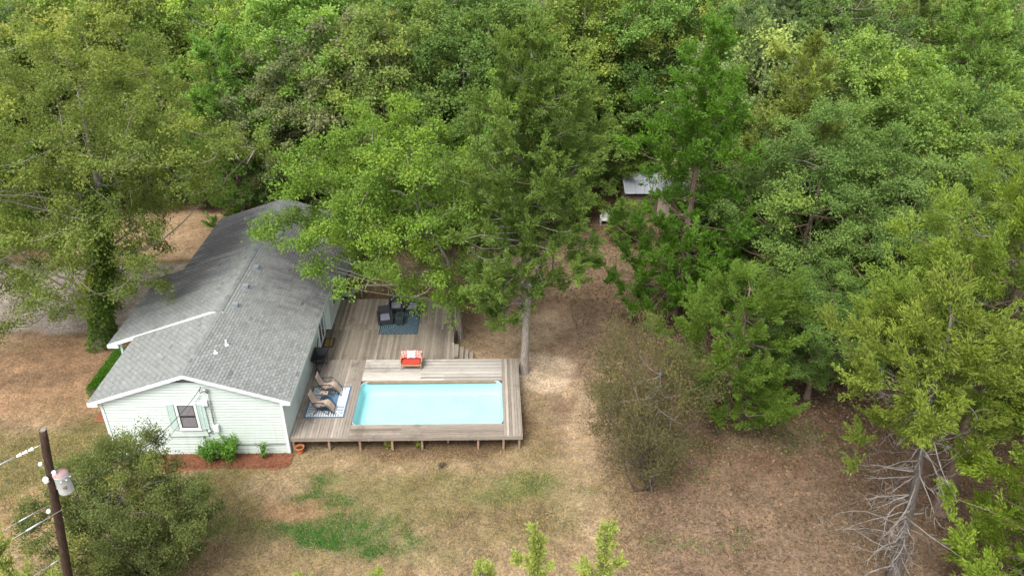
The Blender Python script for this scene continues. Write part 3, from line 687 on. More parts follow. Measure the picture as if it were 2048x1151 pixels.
def make_tree(name, kind, prof, trunk, rad, n_clump, n_leaf, seed, leaf=(.15, .09), clump=1.0, bark_m='oak_bark', dead=10, primaries=12, hot=.003, low=None, holes=(), extra=(), limb_r=1.0, shell=.45, droop=0.0, flat=.75):
    """prof: crown envelope (z, radius, dx, dy); trunk: polyline of the stem. Returns a trunk mesh and a crown mesh."""
    rng = np.random.default_rng(seed)
    prof = sorted(prof); z0, z1 = prof[0][0], prof[-1][0]
    tr = np.array(trunk, float)
    tz = tr[:, 2]
    def stem(z): return np.array([np.interp(z, tz, tr[:, 0]), np.interp(z, tz, tr[:, 1]), z])
    # clump centres spread evenly through the outer part of the envelope
    zs = np.linspace(z0, z1, 200); rr = interp_prof(prof, zs)[0] + .25
    wgt = rr if kind != 'cedar' else rr ** 1.0
    cdf = np.cumsum(wgt); cdf /= cdf[-1]
    cand = []
    for _ in range(n_clump * 7):
        z = np.interp(rng.random(), cdf, zs); r, cx, cy = interp_prof(prof, z)
        a = rng.random() * 2 * math.pi
        la, lb = (.3, .24) if kind == 'cedar' else (.22, .16)
        lump = 1 + la * math.sin(3 * a + z * .9 + seed) + lb * math.sin(5 * a - z * 1.7 + seed * 2)
        f = (shell + (1 - shell) * rng.random()) ** .7
        if rng.random() < .12: f *= .5
        cand.append((cx + math.cos(a) * r * f * lump, cy + math.sin(a) * r * f * lump, z))
    cand = np.array(cand); pick = [0]; dmin = np.linalg.norm((cand - cand[0]) * (1, 1, 1.25), axis=1)
    while len(pick) < n_clump:
        j = int(np.argmax(dmin * (.75 + .5 * rng.random(len(cand))))); pick.append(j)
        dmin = np.minimum(dmin, np.linalg.norm((cand - cand[j]) * (1, 1, 1.25), axis=1))
    K = cand[pick]
    if len(extra): K = np.concatenate([K, np.array(extra, float)])
    csize = clump * (.7 + .65 * rng.random(len(K)))
    mb = MB(); mb.sm = True
    # stem
    path = [tr[0] + (0, 0, -.25)] + [tr[0]]
    nseg = max(7, int((tr[-1][2] - tr[0][2]) / .9))
    for k in range(1, nseg + 1):
        z = tr[0][2] + (tr[-1][2] - tr[0][2]) * k / nseg
        p = stem(z); p[:2] += rng.normal(0, .035, 2) * (k > 1); path.append(p)
    nn = len(path)
    rads = [rad * 1.5, rad * 1.22] + [rad * (1 - .9 * (k / (nn - 2)) ** .9) + .012 for k in range(1, nn - 1)]
    mb.tube(path, rads, 10)
    def limb(a, b, r0, r1, n=6, sides=5, sag=.12, wob=.07):
        a = np.array(a); b = np.array(b); d = b - a; l = np.linalg.norm(d)
        pts = []; off = rng.normal(0, wob * l, 3); off2 = rng.normal(0, wob * l * .5, 3)
        for k in range(n + 1):
            t = k / n
            p = a + d * t + off * math.sin(math.pi * t) + off2 * math.sin(2 * math.pi * t)
            p[2] -= sag * l * (math.sin(math.pi * t)) * (1 if kind == 'oak' else .6)
            pts.append(p)
        mb.tube(pts, [r0 + (r1 - r0) * (k / n) ** .8 for k in range(n + 1)], sides, cap=False)
        return np.array(pts)
    # primary limbs run to far clumps, the other clumps hang on the nearest wood
    wood = [np.array(path[2:])]
    order = np.argsort(-np.linalg.norm(K[:, :2] - np.array([stem(z)[:2] for z in K[:, 2]]), axis=1) + rng.random(len(K)) * 1.2)
    for q, j in enumerate(order):
        t = K[j]
        if q < primaries or kind == 'cedar':
            dh = np.linalg.norm(t[:2] - stem(t[2])[:2])
            za = np.clip(t[2] - dh * {'oak': .55, 'cedar': .25, 'shrub': 1.9}[kind] + rng.normal(0, .2), tr[0][2] + .18 * (tr[-1][2] - tr[0][2]) * (kind != 'shrub') + .05, tr[-1][2] - .05)
            a = stem(za); fr = (za - tr[0][2]) / (tr[-1][2] - tr[0][2])
            l = np.linalg.norm(t - a); r0 = max(.02, min(rad * .5, .012 * l + .02) * (1.15 - .6 * fr)) * limb_r
            if kind == 'cedar': r0 *= .75
            wood.append(limb(a, t, r0, .01, 7 if kind != 'cedar' else 4, 6 if kind != 'cedar' else 4))
        else:
            W = np.concatenate(wood); d = np.linalg.norm(W - t, axis=1) + 1.5 * np.maximum(0, W[:, 2] - t[2])
            a = W[int(np.argmin(d))]; l = np.linalg.norm(t - a)
            wood.append(limb(a, t, max(.014, .009 * l + .012), .007, 4, 4))
    # bare dead twigs
    for _ in range(dead):
        z = rng.uniform(z0, z0 + (z1 - z0) * .8); a = stem(min(z, tr[-1][2])); az = rng.random() * 6.28
        r, cx, cy = interp_prof(prof, z); l = r * rng.uniform(.45, .95)
        e = np.array([cx + math.cos(az) * l, cy + math.sin(az) * l, z + rng.uniform(-.6, .7)])
        mb.mi = 1; p = limb(a, e, .035, .008, 6, 4, .1, .1)
        for _k in range(4):
            s = p[rng.integers(2, 7)]; limb(s, s + (unit(e - a) * rng.uniform(.2, .7) + rng.normal(0, .4, 3)), .014, .004, 3, 3)
        mb.mi = 0
    # leaves
    per = n_leaf // len(K)
    Ps, Ds, Ns, Ts = [], [], [], []
    for c, s in zip(K, csize):
        r, cx, cy = interp_prof(prof, c[2]); out = np.array([c[0] - cx, c[1] - cy, .35 * r]); out = out / (np.linalg.norm(out) + 1e-6)
        ctone = rng.normal(0, .13)
        n = max(6, int(per * (s / clump) ** 2))
        if low and c[2] < low[0]: n = int(n * low[1])
        if kind == 'oak' or kind == 'shrub':
            nt_ = int(rng.integers(6, 10))
            dirs = unit(rng.normal(0, 1, (nt_, 3)) * (1, 1, flat) + out * .75 + (0, 0, (.25 if kind == 'oak' else .7) - droop))
            ln = s * rng.uniform(.55, 1.15, nt_); ti = rng.integers(0, nt_, n)
            u = rng.random(n) ** .65
            p = c + dirs[ti] * (ln[ti] * u)[:, None] + rng.normal(0, .13 * s + .04, (n, 3)) * (1, 1, .75)
            if droop: p[:, 2] -= droop * (ln[ti] * u) ** 2 * .5
            d = dirs[ti] * .7 + rng.normal(0, .75, (n, 3)); d[:, 2] -= .25
            nn_ = rng.normal(0, .6, (n, 3)) + (0, 0, .8) + out * .35
            tn = .42 + ctone + rng.normal(0, .07, nt_)[ti] + rng.normal(0, .13, n)
        else:
            nt_ = int(rng.integers(7, 11))
            dirs = unit(rng.normal(0, .8, (nt_, 3)) * (1, 1, .7) + out * .8 + (0, 0, .5 - droop))
            ln = s * rng.uniform(.5, 1.2, nt_); ti = rng.integers(0, nt_, n); u = rng.random(n) ** .75
            curl = np.zeros((nt_, 3)); curl[:, 2] = rng.uniform(.0, .5, nt_)
            w_ = (.13 * (1 - u * .8) + .025) * s
            p = c + dirs[ti] * (ln[ti] * u)[:, None] + curl[ti] * (u ** 2 * ln[ti])[:, None] + rng.normal(0, 1, (n, 3)) * w_[:, None] * (1, 1, .7)
            d = dirs[ti] + rng.normal(0, .42, (n, 3)) + (0, 0, .12)
            nn_ = rng.normal(0, .7, (n, 3)) + (0, 0, .8) + out * .3
            tn = .42 + ctone * .8 + rng.normal(0, .09, nt_)[ti] + rng.normal(0, .1, n)
        Ps.append(p); Ds.append(d); Ns.append(nn_); Ts.append(tn)
    P = np.concatenate(Ps); D = np.concatenate(Ds); Nn = np.concatenate(Ns); T = np.clip(np.concatenate(Ts), 0, 1)
    T[rng.random(len(T)) < hot] = 1.1
    keep = P[:, 2] > .08
    for h0, h1, hr, thin_ in holes:
        h0 = np.array(h0, float); hd = np.array(h1, float) - h0; tt = np.clip((P - h0) @ hd / (hd @ hd), 0, 1)
        keep &= np.linalg.norm(P - h0 - tt[:, None] * hd, axis=1) > np.where(rng.random(len(P)) < thin_, 0, hr * rng.uniform(.6, 1.25, len(P)))
    P, D, Nn, T = P[keep], D[keep], Nn[keep], T[keep]
    sc = rng.uniform(.7, 1.3, len(P))
    V, Q = leaf_quads(P, D, Nn, leaf[0] * sc, leaf[1] * sc)
    crown = np_mesh(name + '_crown', V, Q, M['needle' if kind == 'cedar' else 'leaf'], np.repeat(T, 4))
    trunk_me = mb.mesh(name + '_trunk', [M[bark_m], M['dead_wood']])
    return trunk_me, crown

def place(name, meshes, loc, label, cat='tree', group=None, rz=0.0, sc=1.0, color=(.08, .11, .03), sz=None):
    e = empty(name, loc, label, cat, group, rz)
    e.scale = (sc, sc, sz if sz else sc)
    link('trunk', meshes[0], e); link('crown', meshes[1], e, color=color)
    return e
# TREES_BEGIN
YG = (.095, .125, .026); MG = (.07, .115, .03); GG = (.075, .115, .045); CG = (.085, .125, .022); BG = (.055, .115, .014); OG = (.12, .125, .026)

# the ivy-clad oak left of the house
ivy_oak = make_tree('ivy_oak', 'oak', [(2.0, 2.2, -2.0, .6), (3.2, 4.0, -1.7, .6), (5.5, 5.0, -.9, .8), (8, 6.2, .6, 1.0), (10, 6.6, 1.2, 1.0), (13, 5.6, 1.4, 1.2), (15.5, 3.6, 1.6, 1.2), (17, 1.5, 1.6, 1.2)],
    [(0, 0, 0), (.5, 0, 2.2), (1.15, .05, 5), (1.95, .2, 8.7), (2.3, .4, 14)],   .36, 190, 104000, 5, (.13, .085), 1.05, dead=14, primaries=18, droop=.25, low=(6.5, .8), holes=[gap((-12.35, 8.9, 0), (-12.35 + .23 * z, 8.9, z), .5, .35) for z in (.6, 1.5, 2.4, 3.3, 4.2, 5.1, 6.0)], limb_r=.62)
t = place('oak_tree', ivy_oak, (-12.35, 8.9, 0), 'big spreading oak with ivy-covered trunk beside the porch and gravel', color=(.092, .122, .028))
rng = np.random.default_rng(8)
n = 9000; zz = rng.random(n) ** .8 * 9.5; aa = rng.random(n) * 6.283
rr = .40 + .08 * np.sin(aa * 3 + zz * 1.3) + rng.random(n) * .2 + .35 * np.exp(-zz / .5)
P = np.stack([np.cos(aa) * rr + .226 * zz, np.sin(aa) * rr, zz + .05], 1)
D = np.stack([np.cos(aa), np.sin(aa), -.8 + 0 * aa], 1) + rng.normal(0, .5, (n, 3)); Nn = np.stack([np.cos(aa), np.sin(aa), .7 + 0 * aa], 1) + rng.normal(0, .3, (n, 3))
sc_ = rng.uniform(.7, 1.3, n); V, Q = leaf_quads(P, D, Nn, .16 * sc_, .14 * sc_)
iv = link('ivy', np_mesh('ivy', V, Q, M['leaf'], np.repeat(np.clip(.4 + rng.normal(0, .2, n), 0, 1), 4)), t, color=(.05, .085, .014))
iv['label'] = 'dark green ivy wrapped round the whole trunk'

# the oak that leans over deck and roof
deck_oak = make_tree('deck_oak', 'oak', [(4.4, 2.3, -2.8, .2), (5.6, 4.2, -3.5, .5), (7.5, 4.9, -3.6, .9), (9.5, 4.6, -3.4, .9), (11.5, 3.0, -3.2, 1.2), (12.8, 1.2, -3.2, 1.4)],
    [(0, 0, 0), (-.1, .1, 2.5), (-.5, .3, 4.5), (-1.7, .5, 7), (-2.6, .9, 10.5)], .17, 120, 86000, 14, (.13, .085), .95, dead=9, primaries=15, droop=.2, limb_r=.7, low=(5.6, .55), holes=[gap((7.45, 9.3, 0), q, r * .8, .35) for q, r in (((.25, 15.9, .5), .45), ((.6, 13, .8), .55), ((1.6, 13.9, .9), .5), ((2.6, 13.9, .9), .5), ((.5, 15.1, .3), .45), ((1.8, 15.5, 0), .5), ((3, 15.3, 0), .4), ((7.9, 17.8, 1.2), .7), ((8.4, 17.3, 1.9), .4))], extra=[(.3, -.6, 3.0), (-.5, -.9, 3.7), (.7, -.6, 4.3), (.1, .6, 4.8), (1.0, -.2, 3.5), (-1.0, -.7, 4.4), (-2.0, -1.8, 3.5), (-1.3, -1.3, 3.8), (-2.7, -1.3, 4.3), (-.5, -1.5, 3.3)])
place('oak_tree', deck_oak, (7.45, 9.3, 0), 'bright green oak rising at the deck edge and leaning over deck and roof', color=(.092, .15, .024))

# the tall cedar by the sand circle
tall_cedar = make_tree('tall_cedar', 'cedar', [(3.2, .9, -1.2, .2), (4.6, 1.9, -.6, .1), (6.2, 2.3, -.2, 0), (8.5, 2.5, -.1, 0), (11, 2.5, -.1, .2), (14, 2.2, 0, .2), (16.3, 1.3, 0, .3), (17.6, .3, 0, .3)],
    [(0, 0, 0), (.05, 0, 5), (.1, .05, 10), (0, .2, 14), (0, .3, 16.7)], .23, 175, 104000, 21, (.17, .058), .8, 'cedar_bark', dead=14, droop=.1, shell=.2, extra=[(.3 * math.sin(z * 5), -.42, z) for z in np.arange(8.5, 17.4, .55)] + [(0, .3, 16.9), (.1, .4, 17.3)], holes=[gap((10.92, 6.05, 0), q, r, t) for q, r, t in (((10.97, 6.05, 2.6), .5, .1), ((10.97, 6.05, 3.6), .5, .1), ((10.97, 6.05, 4.5), .45, .2), ((11.2, 5.7, 5.7), .4, .1), ((8.5, 17.3, 1.8), .4, .25), ((7.9, 17.8, 1.2), .6, .05), ((13.0, 15.2, 1.6), .4, .2), ((12.4, 15.2, 2.6), .4, .2))])
place('cedar_tree', tall_cedar, (10.92, 6.05, 0), 'tall cedar with a bare grey trunk standing in the pale sand circle', color=(.075, .115, .024))

dark_cedar = make_tree('dark_cedar', 'cedar', [(1.2, 2.2, -.3, -.5), (3, 3.3, -.3, -.4), (6.3, 3.3, 0, -.2), (7.5, 2.2, .5, .6), (8.2, 1.3, .4, .6), (9.2, 1.3, .2, .3), (10, 2.4, 0, 0), (12, 2.2, 0, 0), (14.5, 1.2, 0, 0), (16.8, .3, 0, 0)],
    [(0, 0, 0), (.1, 0, 6), (0, 0, 16.3)], .26, 165, 95000, 33, (.17, .06), .85, 'red_bark', dead=9, shell=.25, extra=[(.35 * math.sin(z * 5), -.4, z) for z in np.arange(9.6, 16.6, .75)], holes=[gap((20.2, 12, 0), (x, 26.2, z), .6, .38) for x, z in ((19.6, 2.3), (20.5, 2.35), (21.4, 2.4), (22.3, 2.6), (22.2, 2.9), (24.4, 2.3), (25.0, 2.3))])
place('cedar_tree', dark_cedar, (20.2, 12.0, 0), 'tall deep green cedar standing in front of the tin roofed shed', color=(.05, .105, .012))

olive_cedar = make_tree('olive_cedar', 'cedar', [(1.0, 1.6, 0, 0), (4, 2.6, 0, 0), (8, 2.5, 0, 0), (11, 1.8, .1, 0), (13.5, 1.0, .1, 0), (15.4, .25, .1, 0)],
    [(0, 0, 0), (.1, 0, 6), (.1, 0, 15)], .22, 105, 60000, 44, (.18, .075), .85, 'red_bark', dead=6, extra=[(.3 * math.sin(z * 5), -.35, z) for z in np.arange(6, 15.2, .7)])
place('cedar_tree', olive_cedar, (27.0, 16.2, 0), 'slender olive yellow cedar with a pointed double top right of the shed', color=(.108, .135, .03))

pale_oak = make_tree('pale_oak', 'oak', [(2.2, 1.8, .2, -1.2), (4, 3.6, .2, -.6), (7, 4.3, .4, 0), (9.5, 3.9, .6, .2), (11.6, 2.2, .6, .2), (12.6, .8, .6, .2)],
    [(0, 0, 0), (.1, 0, 4), (.4, .1, 10.5)], .26, 110, 76000, 55, (.13, .08), .95, 'red_bark', dead=14, primaries=14)
place('oak_tree', pale_oak, (26.6, 11.0, 0), 'soft grey green oak with a dark trunk behind the bushy cedar', color=(.08, .13, .034))

bushy_cedar = make_tree('bushy_cedar', 'cedar', [(.9, 1.6, -.2, -.3), (2, 2.5, -.1, -.2), (3.8, 2.6, 0, 0), (5.5, 2.0, 0, .2), (6.8, 1.0, .1, .3), (7.4, .3, .1, .3)],
    [(0, 0, 0), (.1, .1, 3), (.1, .3, 7)], .2, 64, 68000, 66, (.13, .045), .92, 'red_bark', dead=6)
place('cedar_tree', bushy_cedar, (20.8, 2.6, 0), 'low bushy bright green cedar at the edge of the brown clearing', color=(.07, .115, .017))

big_cedar = make_tree('big_cedar', 'cedar', [(5.6, 1.4, .4, -.2), (7.4, 3.4, -.6, -.4), (10, 3.9, -.6, -.1), (12.5, 2.7, -.4, .4), (14.5, 1.5, -.2, .6), (16.2, .7, -.1, .6), (17, .3, 0, .6)],
    [(0, 0, 0), (-.2, 0, 6), (-.3, .3, 12), (-.1, .6, 16.6)], .34, 150, 148000, 77, (.12, .04), 1.0, 'red_bark', dead=22)
place('cedar_tree', big_cedar, (28.1, -4.0, 0), 'huge yellow green cedar at the right edge with a thick bare trunk', color=(.1, .142, .022))

half_cedar = make_tree('half_dead_cedar', 'cedar', [(8.3, 1.2, -1.7, .6), (9.0, 2.1, -1.5, .7), (9.9, 2.0, -1.0, .8), (11.0, 1.1, -.8, .9), (11.8, .3, -.8, .9)],
    [(0, 0, 0), (-.35, .2, 4), (-.7, .5, 8), (-.8, .9, 11.4)], .26, 42, 26000, 88, (.145, .05), .85, 'snag_bark', dead=6, extra=[(-2.3, .3, 7.5), (-2.7, .5, 6.5), (-1.6, .2, 7.1), (-2.5, .6, 5.2), (1.1, .5, 7.2), (1.5, .6, 6.0)])
hc = place('cedar_tree', half_cedar, (24.5, -7.4, 0), 'half dead cedar with a thicket of bare grey lower branches', color=(.095, .125, .02))
rng = np.random.default_rng(12)
for k in range(64):
    mb = MB(); mb.sm = True
    z = .6 + 8.2 * (k / 64) + rng.normal(0, .12); az = rng.uniform(2.2, 4.6) if rng.random() < .62 else rng.uniform(-1.5, 2.2)
    l = rng.uniform(.9, 2.9) * (1.15 - .05 * z); base = np.array([np.interp(z, [0, 4, 8], [0, -.35, -.7]), np.interp(z, [0, 4, 8], [0, .2, .5]), z])
    d = np.array([math.cos(az), math.sin(az), rng.uniform(-.3, .3)]); pts = [base]
    for q in range(6):
        d = unit(d + rng.normal(0, .2, 3) + (0, 0, -.06)); pts.append(pts[-1] + d * l / 6)
    mb.tube(pts, [.032, .028, .023, .019, .015, .01, .005], 5)
    for q in range(rng.integers(4, 9)):
        s = pts[rng.integers(2, 7)]; dd = unit(d + rng.normal(0, .7, 3)); ll = rng.uniform(.25, .8)
        mb.tube([s, s + dd * ll * .5, s + unit(dd + rng.normal(0, .3, 3)) * ll], [.011, .008, .003], 4)
    mb.build('dead_branch', M['dead_wood'], hc)

place('oak_tree', pale_oak, (25.2, 3.6, 0), 'soft green oak lobes just right of the bushy cedar over brown litter', rz=4.0, sc=.6, color=(.075, .125, .03))
place('cedar_tree', bushy_cedar, (28.8, -8.7, 0), 'bright green cedar filling the bottom right corner beside the dead branches', rz=2.2, sc=1.12, color=(.105, .15, .018))

place('oak_tree', pale_oak, (31.5, 6.0, 0), 'pale green oak between the bushy cedar and the big yellow green cedar', rz=2.0, sc=.9, color=(.08, .125, .035))
place('cedar_tree', olive_cedar, (34.0, -1.0, 0), 'olive green cedar at the right edge behind the big yellow green cedar', rz=1.0, color=(.075, .12, .026))
place('cedar_tree', dark_cedar, (36.5, 4.5, 0), 'deep green cedar at the right edge next to the pale oak', rz=2.5, sc=.92, color=(.062, .11, .024))

# crepe myrtles
myrtle = make_tree('myrtle', 'shrub', [(.6, .35, 0, 0), (1.6, .95, -.1, .1), (3.0, 1.7, -.3, .3), (4.8, 2.2, -.5, .6), (6.2, 1.9, -.6, .8), (7.4, .9, -.6, 1.0)],
    [(0, 0, 0), (0, .05, 1.0), (-.05, .3, 6.5)], .06, 125, 25000, 91, (.085, .048), .85, 'twig', dead=26, primaries=44, hot=.0, shell=.25)
place('crepe_myrtle', myrtle, (15.95, -2.6, 0), 'sparse brownish crepe myrtle fading to bare twigs beside the track', 'shrub', color=(.068, .064, .027))
myrtle2 = make_tree('wide_myrtle', 'shrub', [(.8, 1.6, 0, 0), (2.2, 2.7, 0, 0), (4.0, 3.1, 0, .2), (5.6, 2.4, 0, .4), (6.8, 1.1, .2, .5)],
    [(0, 0, 0), (0, .05, 1.0), (0, .3, 5.5)], .08, 170, 84000, 92, (.10, .05), .72, 'twig', dead=12, primaries=60, hot=.012, shell=.4)
place('crepe_myrtle', myrtle2, (-3.75, -6.6, 0), 'wide olive green crepe myrtle in front of the house gable by the pole', 'shrub', rz=2.0, sc=.84, color=(.08, .10, .032))

# young junipers whose tips reach into the bottom of the picture
jun = make_tree('juniper', 'cedar', [(.4, 1.3, 0, 0), (2.5, 1.4, 0, 0), (5, 1.0, 0, 0), (7, .55, 0, 0), (8.1, .3, 0, 0), (8.9, .1, 0, 0)],
    [(0, 0, 0), (0, 0, 8.8)], .1, 100, 26000, 97, (.10, .035), .27, 'twig', dead=4, extra=[(.07 * math.sin(q * 2.3), .07 * math.cos(q * 2.3), 5.6 + q * .2) for q in range(17)])
for x, y, s, rz, lab in ((10.25, -13.0, 1.03, 0, 'bushy young juniper tip, middle one along the bottom edge'), (12.0, -13.0, 1.05, 2, 'slim young juniper tip, rightmost along the bottom edge'), (8.85, -13.2, .94, 4, 'young juniper tip just left of the bushy middle one'),
                         (4.3, -13.2, .915, 1, 'short young juniper tip just showing below the green lawn patch'), (6.1, -13.1, .905, 3, 'tiny juniper leader poking up beside the green lawn patch'), (-3.05, -13.1, 1.06, 5, 'bright young juniper at the bottom left corner by the pole')):
    place('juniper', jun, (x, y, 0), lab, 'juniper', 'young junipers along the bottom edge', rz, s * .85, (.19, .22, .055), s * (.995 if s > 1 else .965))

# the woods
PROTO = [make_tree('woods_oak%d' % k, 'oak', pr, [(0, 0, 0), (.1, .1, 5), (.2, 0, h - 2)], .24, nc, 37000, 200 + k, (.2, .13), 1.15, dead=d, primaries=12)
         for k, (pr, h, nc, d) in enumerate((
             ([(3, 2, 0, 0), (6, 4.2, 0, 0), (9, 4.8, .2, 0), (12, 3.6, 0, 0), (14.5, 1.2, 0, 0)], 14.5, 90, 8),
             ([(4, 2, 0, 0), (7, 3.4, .3, 0), (11, 4.2, .1, .2), (14, 3.1, 0, 0), (16, 1.0, 0, 0)], 16, 85, 12),
             ([(2, 2.6, 0, 0), (5, 4.4, 0, .2), (8, 4.4, 0, 0), (10.5, 3, 0, 0), (12.5, 1.2, 0, 0)], 12.5, 90, 5),
             ([(3.5, 1.8, 0, 0), (8, 3.4, 0, 0), (11, 3.3, 0, 0), (13.5, 2.2, 0, 0), (15.2, .8, 0, 0)], 15, 80, 14)))]
CEDARS = [dark_cedar, olive_cedar, tall_cedar]
ORD = ['first', 'second', 'third', 'fourth', 'fifth', 'sixth', 'seventh', 'eighth', 'ninth', 'tenth', 'eleventh', 'twelfth', 'thirteenth', 'fourteenth', 'fifteenth', 'sixteenth', 'seventeenth', 'eighteenth', 'nineteenth', 'twentieth']
rng = np.random.default_rng(77)
TINT = [('yellow green', (.088, .132, .03)), ('mid green', (.085, .125, .032)), ('grey green', (.085, .12, .048)), ('deep green', (.058, .10, .026)), ('fresh green', (.09, .14, .03))]
ROWS = [(21.5, 'front'), (26.5, 'second'), (31.5, 'third'), (37.5, 'fourth'), (44.5, 'fifth')]
SHED = (18.6, 25.6, 24.6, 30)
for ri, (yr, rn) in enumerate(ROWS):
    hw = (yr + 26) * .64 + 3; xc = 9 + (yr + 26) * .036
    xs = np.arange(xc - hw, xc + hw, 5.0 if ri < 5 else 6.5); got = []
    for x in xs:
        X = x + rng.normal(0, 1.0); Y = yr + rng.normal(0, 1.0)
        if ri == 0 and (X < -9 or 13.5 < X < 26): continue
        if ri == 1 and X < -9: Y = max(Y, 29.0)
        if ri == 1 and 12.5 < X < 27: continue
        if ri == 2 and 17 < X < 27.5: Y = max(Y, 33.0)
        if ri == 0 and -9 <= X < 3: Y = 22.5
        got.append((X, Y))
    for q, (X, Y) in enumerate(got):
        right = X > 13
        ced = rng.random() < (.25 if right else .07)
        tn, tc = TINT[rng.integers(0, 5)] if not right else TINT[[1, 2, 2, 3, 4][rng.integers(0, 5)]]
        if X < 4 and rng.random() < .5: tn, tc = TINT[0]
        tc = tuple(c * (1.24 if ri < 3 else 1.32) for c in tc)
        tc = tuple(float(c * rng.uniform(.88, 1.12)) for c in tc)
        sc = rng.uniform(.88, 1.15) * (1 if ri else .88)
        if ced:
            ms = CEDARS[rng.integers(0, 3)]; nm = 'cedar_tree'; sp = 'cedar'; sc *= .95
        else:
            ms = PROTO[rng.integers(0, 4)]; nm = 'oak_tree'; sp = 'oak'
        side = 'behind the gravel drive' if X < -9 else 'behind the house' if X < 3 else 'behind the deck' if X < 13 else 'around the shed' if X < 27 else 'on the right'
        if q < 20 and ri < 5: lab = '%s %s %s, %s from left in %s row of woods' % (tn, sp, side, ORD[q], rn); gp = 'trees of the woods, %s row' % rn
        else: lab = 'tall %s far back at the top edge of the woods %s' % (sp, side); gp = 'rearmost trees of the woods %s, %s' % (side, sp)
        place(nm, ms, (X, Y, 0), lab, 'tree', gp, float(rng.random() * 6.28), sc, tc)
rng = np.random.default_rng(5)
for x, y, s, k, lab in ((-25.5, 20.5, .8, 2, 'spreading oak at the left edge across the gravel drive'), (-30.0, 24.5, .9, 0, 'oak at the far left edge behind the one across the gravel'), (-20.5, 28.2, .55, 2, 'low dark bushy tree at the far left end of the sandy drive'), (-15.5, 28.0, .5, 0, 'low dark bushy tree beyond the sandy drive, left of the house'), (-11.5, 27.6, .46, 2, 'dark evergreen bush where the sandy drive meets the woods'),
        (-8.0, 25.6, .5, 2, 'dark evergreen bush just beyond the far left corner of the roof'), (-4.5, 22.6, .45, 0, 'yellowish sapling behind the ridge end of the house'), (.8, 21.0, .5, 2, 'bushy young tree behind the far right corner of the house'),
        (5.0, 20.5, .52, 0, 'young tree behind the clothes line, left one'), (9.6, 22.0, .55, 2, 'young tree behind the clothes line, right one'), (14.3, 24.6, .5, 2, 'bushy sapling left of the white garden chair'),
        (18.6, 21.6, .25, 2, 'leafy sapling right of the white garden chair before the shed'), (24.6, 21.2, .24, 0, 'leafy sapling in front of the right end of the shed'), (28.3, 22.5, .55, 2, 'young tree on bare soil right of the shed'),
        (17.0, 28.5, .7, 2, 'green tree at the left end of the shed'), (22.3, 31.2, .85, 0, 'broad green tree right behind the shed roof'), (27.4, 29.0, .8, 2, 'green tree at the right end of the shed'),
        (30.3, 20.2, .75, 2, 'green oak standing behind the slender olive yellow cedar'), (24.6, 8.2, .42, 2, 'small leafy sapling between the bushy cedar and the grey green oak'), (29.6, 6.5, .5, 0, 'young oak in the dim gap left of the big yellow green cedar'), (33.2, 14.0, .85, 3, 'tall pale oak behind the two grey green oaks'), (32.0, 17.5, .6, 2, 'young oak right of the slender olive yellow cedar'), (31.0, 12.5, .5, 0, 'small oak squeezed behind the pale green oaks'), (37.0, 11.5, .75, 1, 'oak at the right edge above the deep green cedar'), (23.8, 15.0, .5, 2, 'dim sapling between the deep green and olive yellow cedars')):
    tc = TINT[[3, 1, 4][int(rng.integers(0, 3))]][1]
    place('oak_tree', PROTO[k], (x, y, 0), lab, 'tree', 'understory trees', float(rng.random() * 6), s * 1.15, tc, s)
# TREES_END
# ------------------------------------------------------------------ small plants, mulch, hedge
def leaf_mass(name, P, D, Nn, T, lw, matl='leaf', rng=None):
    sc = rng.uniform(.7, 1.3, len(P)); V, Q = leaf_quads(P, D, Nn, lw[0] * sc, lw[1] * sc)
    return np_mesh(name, V, Q, M[matl], np.repeat(np.clip(T, 0, 1), 4))
rng = np.random.default_rng(31)
mulch = MB(); n = 26
ring_ = []
for k in range(n + 1):
    x = -6.8 + 6.95 * k / n; ring_.append((x, -.9 + .18 * math.sin(x * 1.7) + .1 * math.sin(x * 4.1) - (.1 if x < -2 else 0)))
vs = [(x, y, float(height(np.array(x), np.array(y))) + .005) for x, y in ring_] + [(x, (y - .05) / 2, .06) for x, y in ring_] + [(x, -.035, .05) for x, y in ring_]
fs = [(r_ * (n + 1) + k, r_ * (n + 1) + k + 1, (r_ + 1) * (n + 1) + k + 1, (r_ + 1) * (n + 1) + k) for r_ in (0, 1) for k in range(n)]
mulch.add(vs, fs); mo = mulch.build('mulch_bed', M['brick']); tag(mo, 'red brown mulch bed along the foot of the gable', None, None, 'structure')
mb = MB(); mb.add([(-9.9, 2.3, .02), (-7.9, 2.3, .02), (-7.9, 4.7, .02), (-10.0, 4.3, .02), (-9.8, 2.4, .1), (-8.0, 2.4, .1), (-8.0, 4.6, .1), (-9.9, 4.2, .1)], [(4, 5, 6, 7), (0, 1, 5, 4), (1, 2, 6, 5), (2, 3, 7, 6), (3, 0, 4, 7)])
mo = mb.build('mulch_bed', M['brick']); tag(mo, 'brick red mulch bed under the left eave', None, None, 'structure')
chips = []
n = 2600; px_ = rng.uniform(-6.8, .15, n); py_ = rng.uniform(-.98, -.05, n)
P = np.stack([px_, py_, np.full(n, .06)], 1); D = rng.normal(0, 1, (n, 3)) * (1, 1, .25); Nn = rng.normal(0, .3, (n, 3)) + (0, 0, 1)
sc = rng.uniform(.5, 1.3, n); V, Q = leaf_quads(P, D, Nn, .07 * sc, .03 * sc)
o = link('bark_chips', np_mesh('bark_chips', V, Q, M['brick'])); tag(o, 'red bark chips scattered over the mulch bed', None, None, 'stuff')

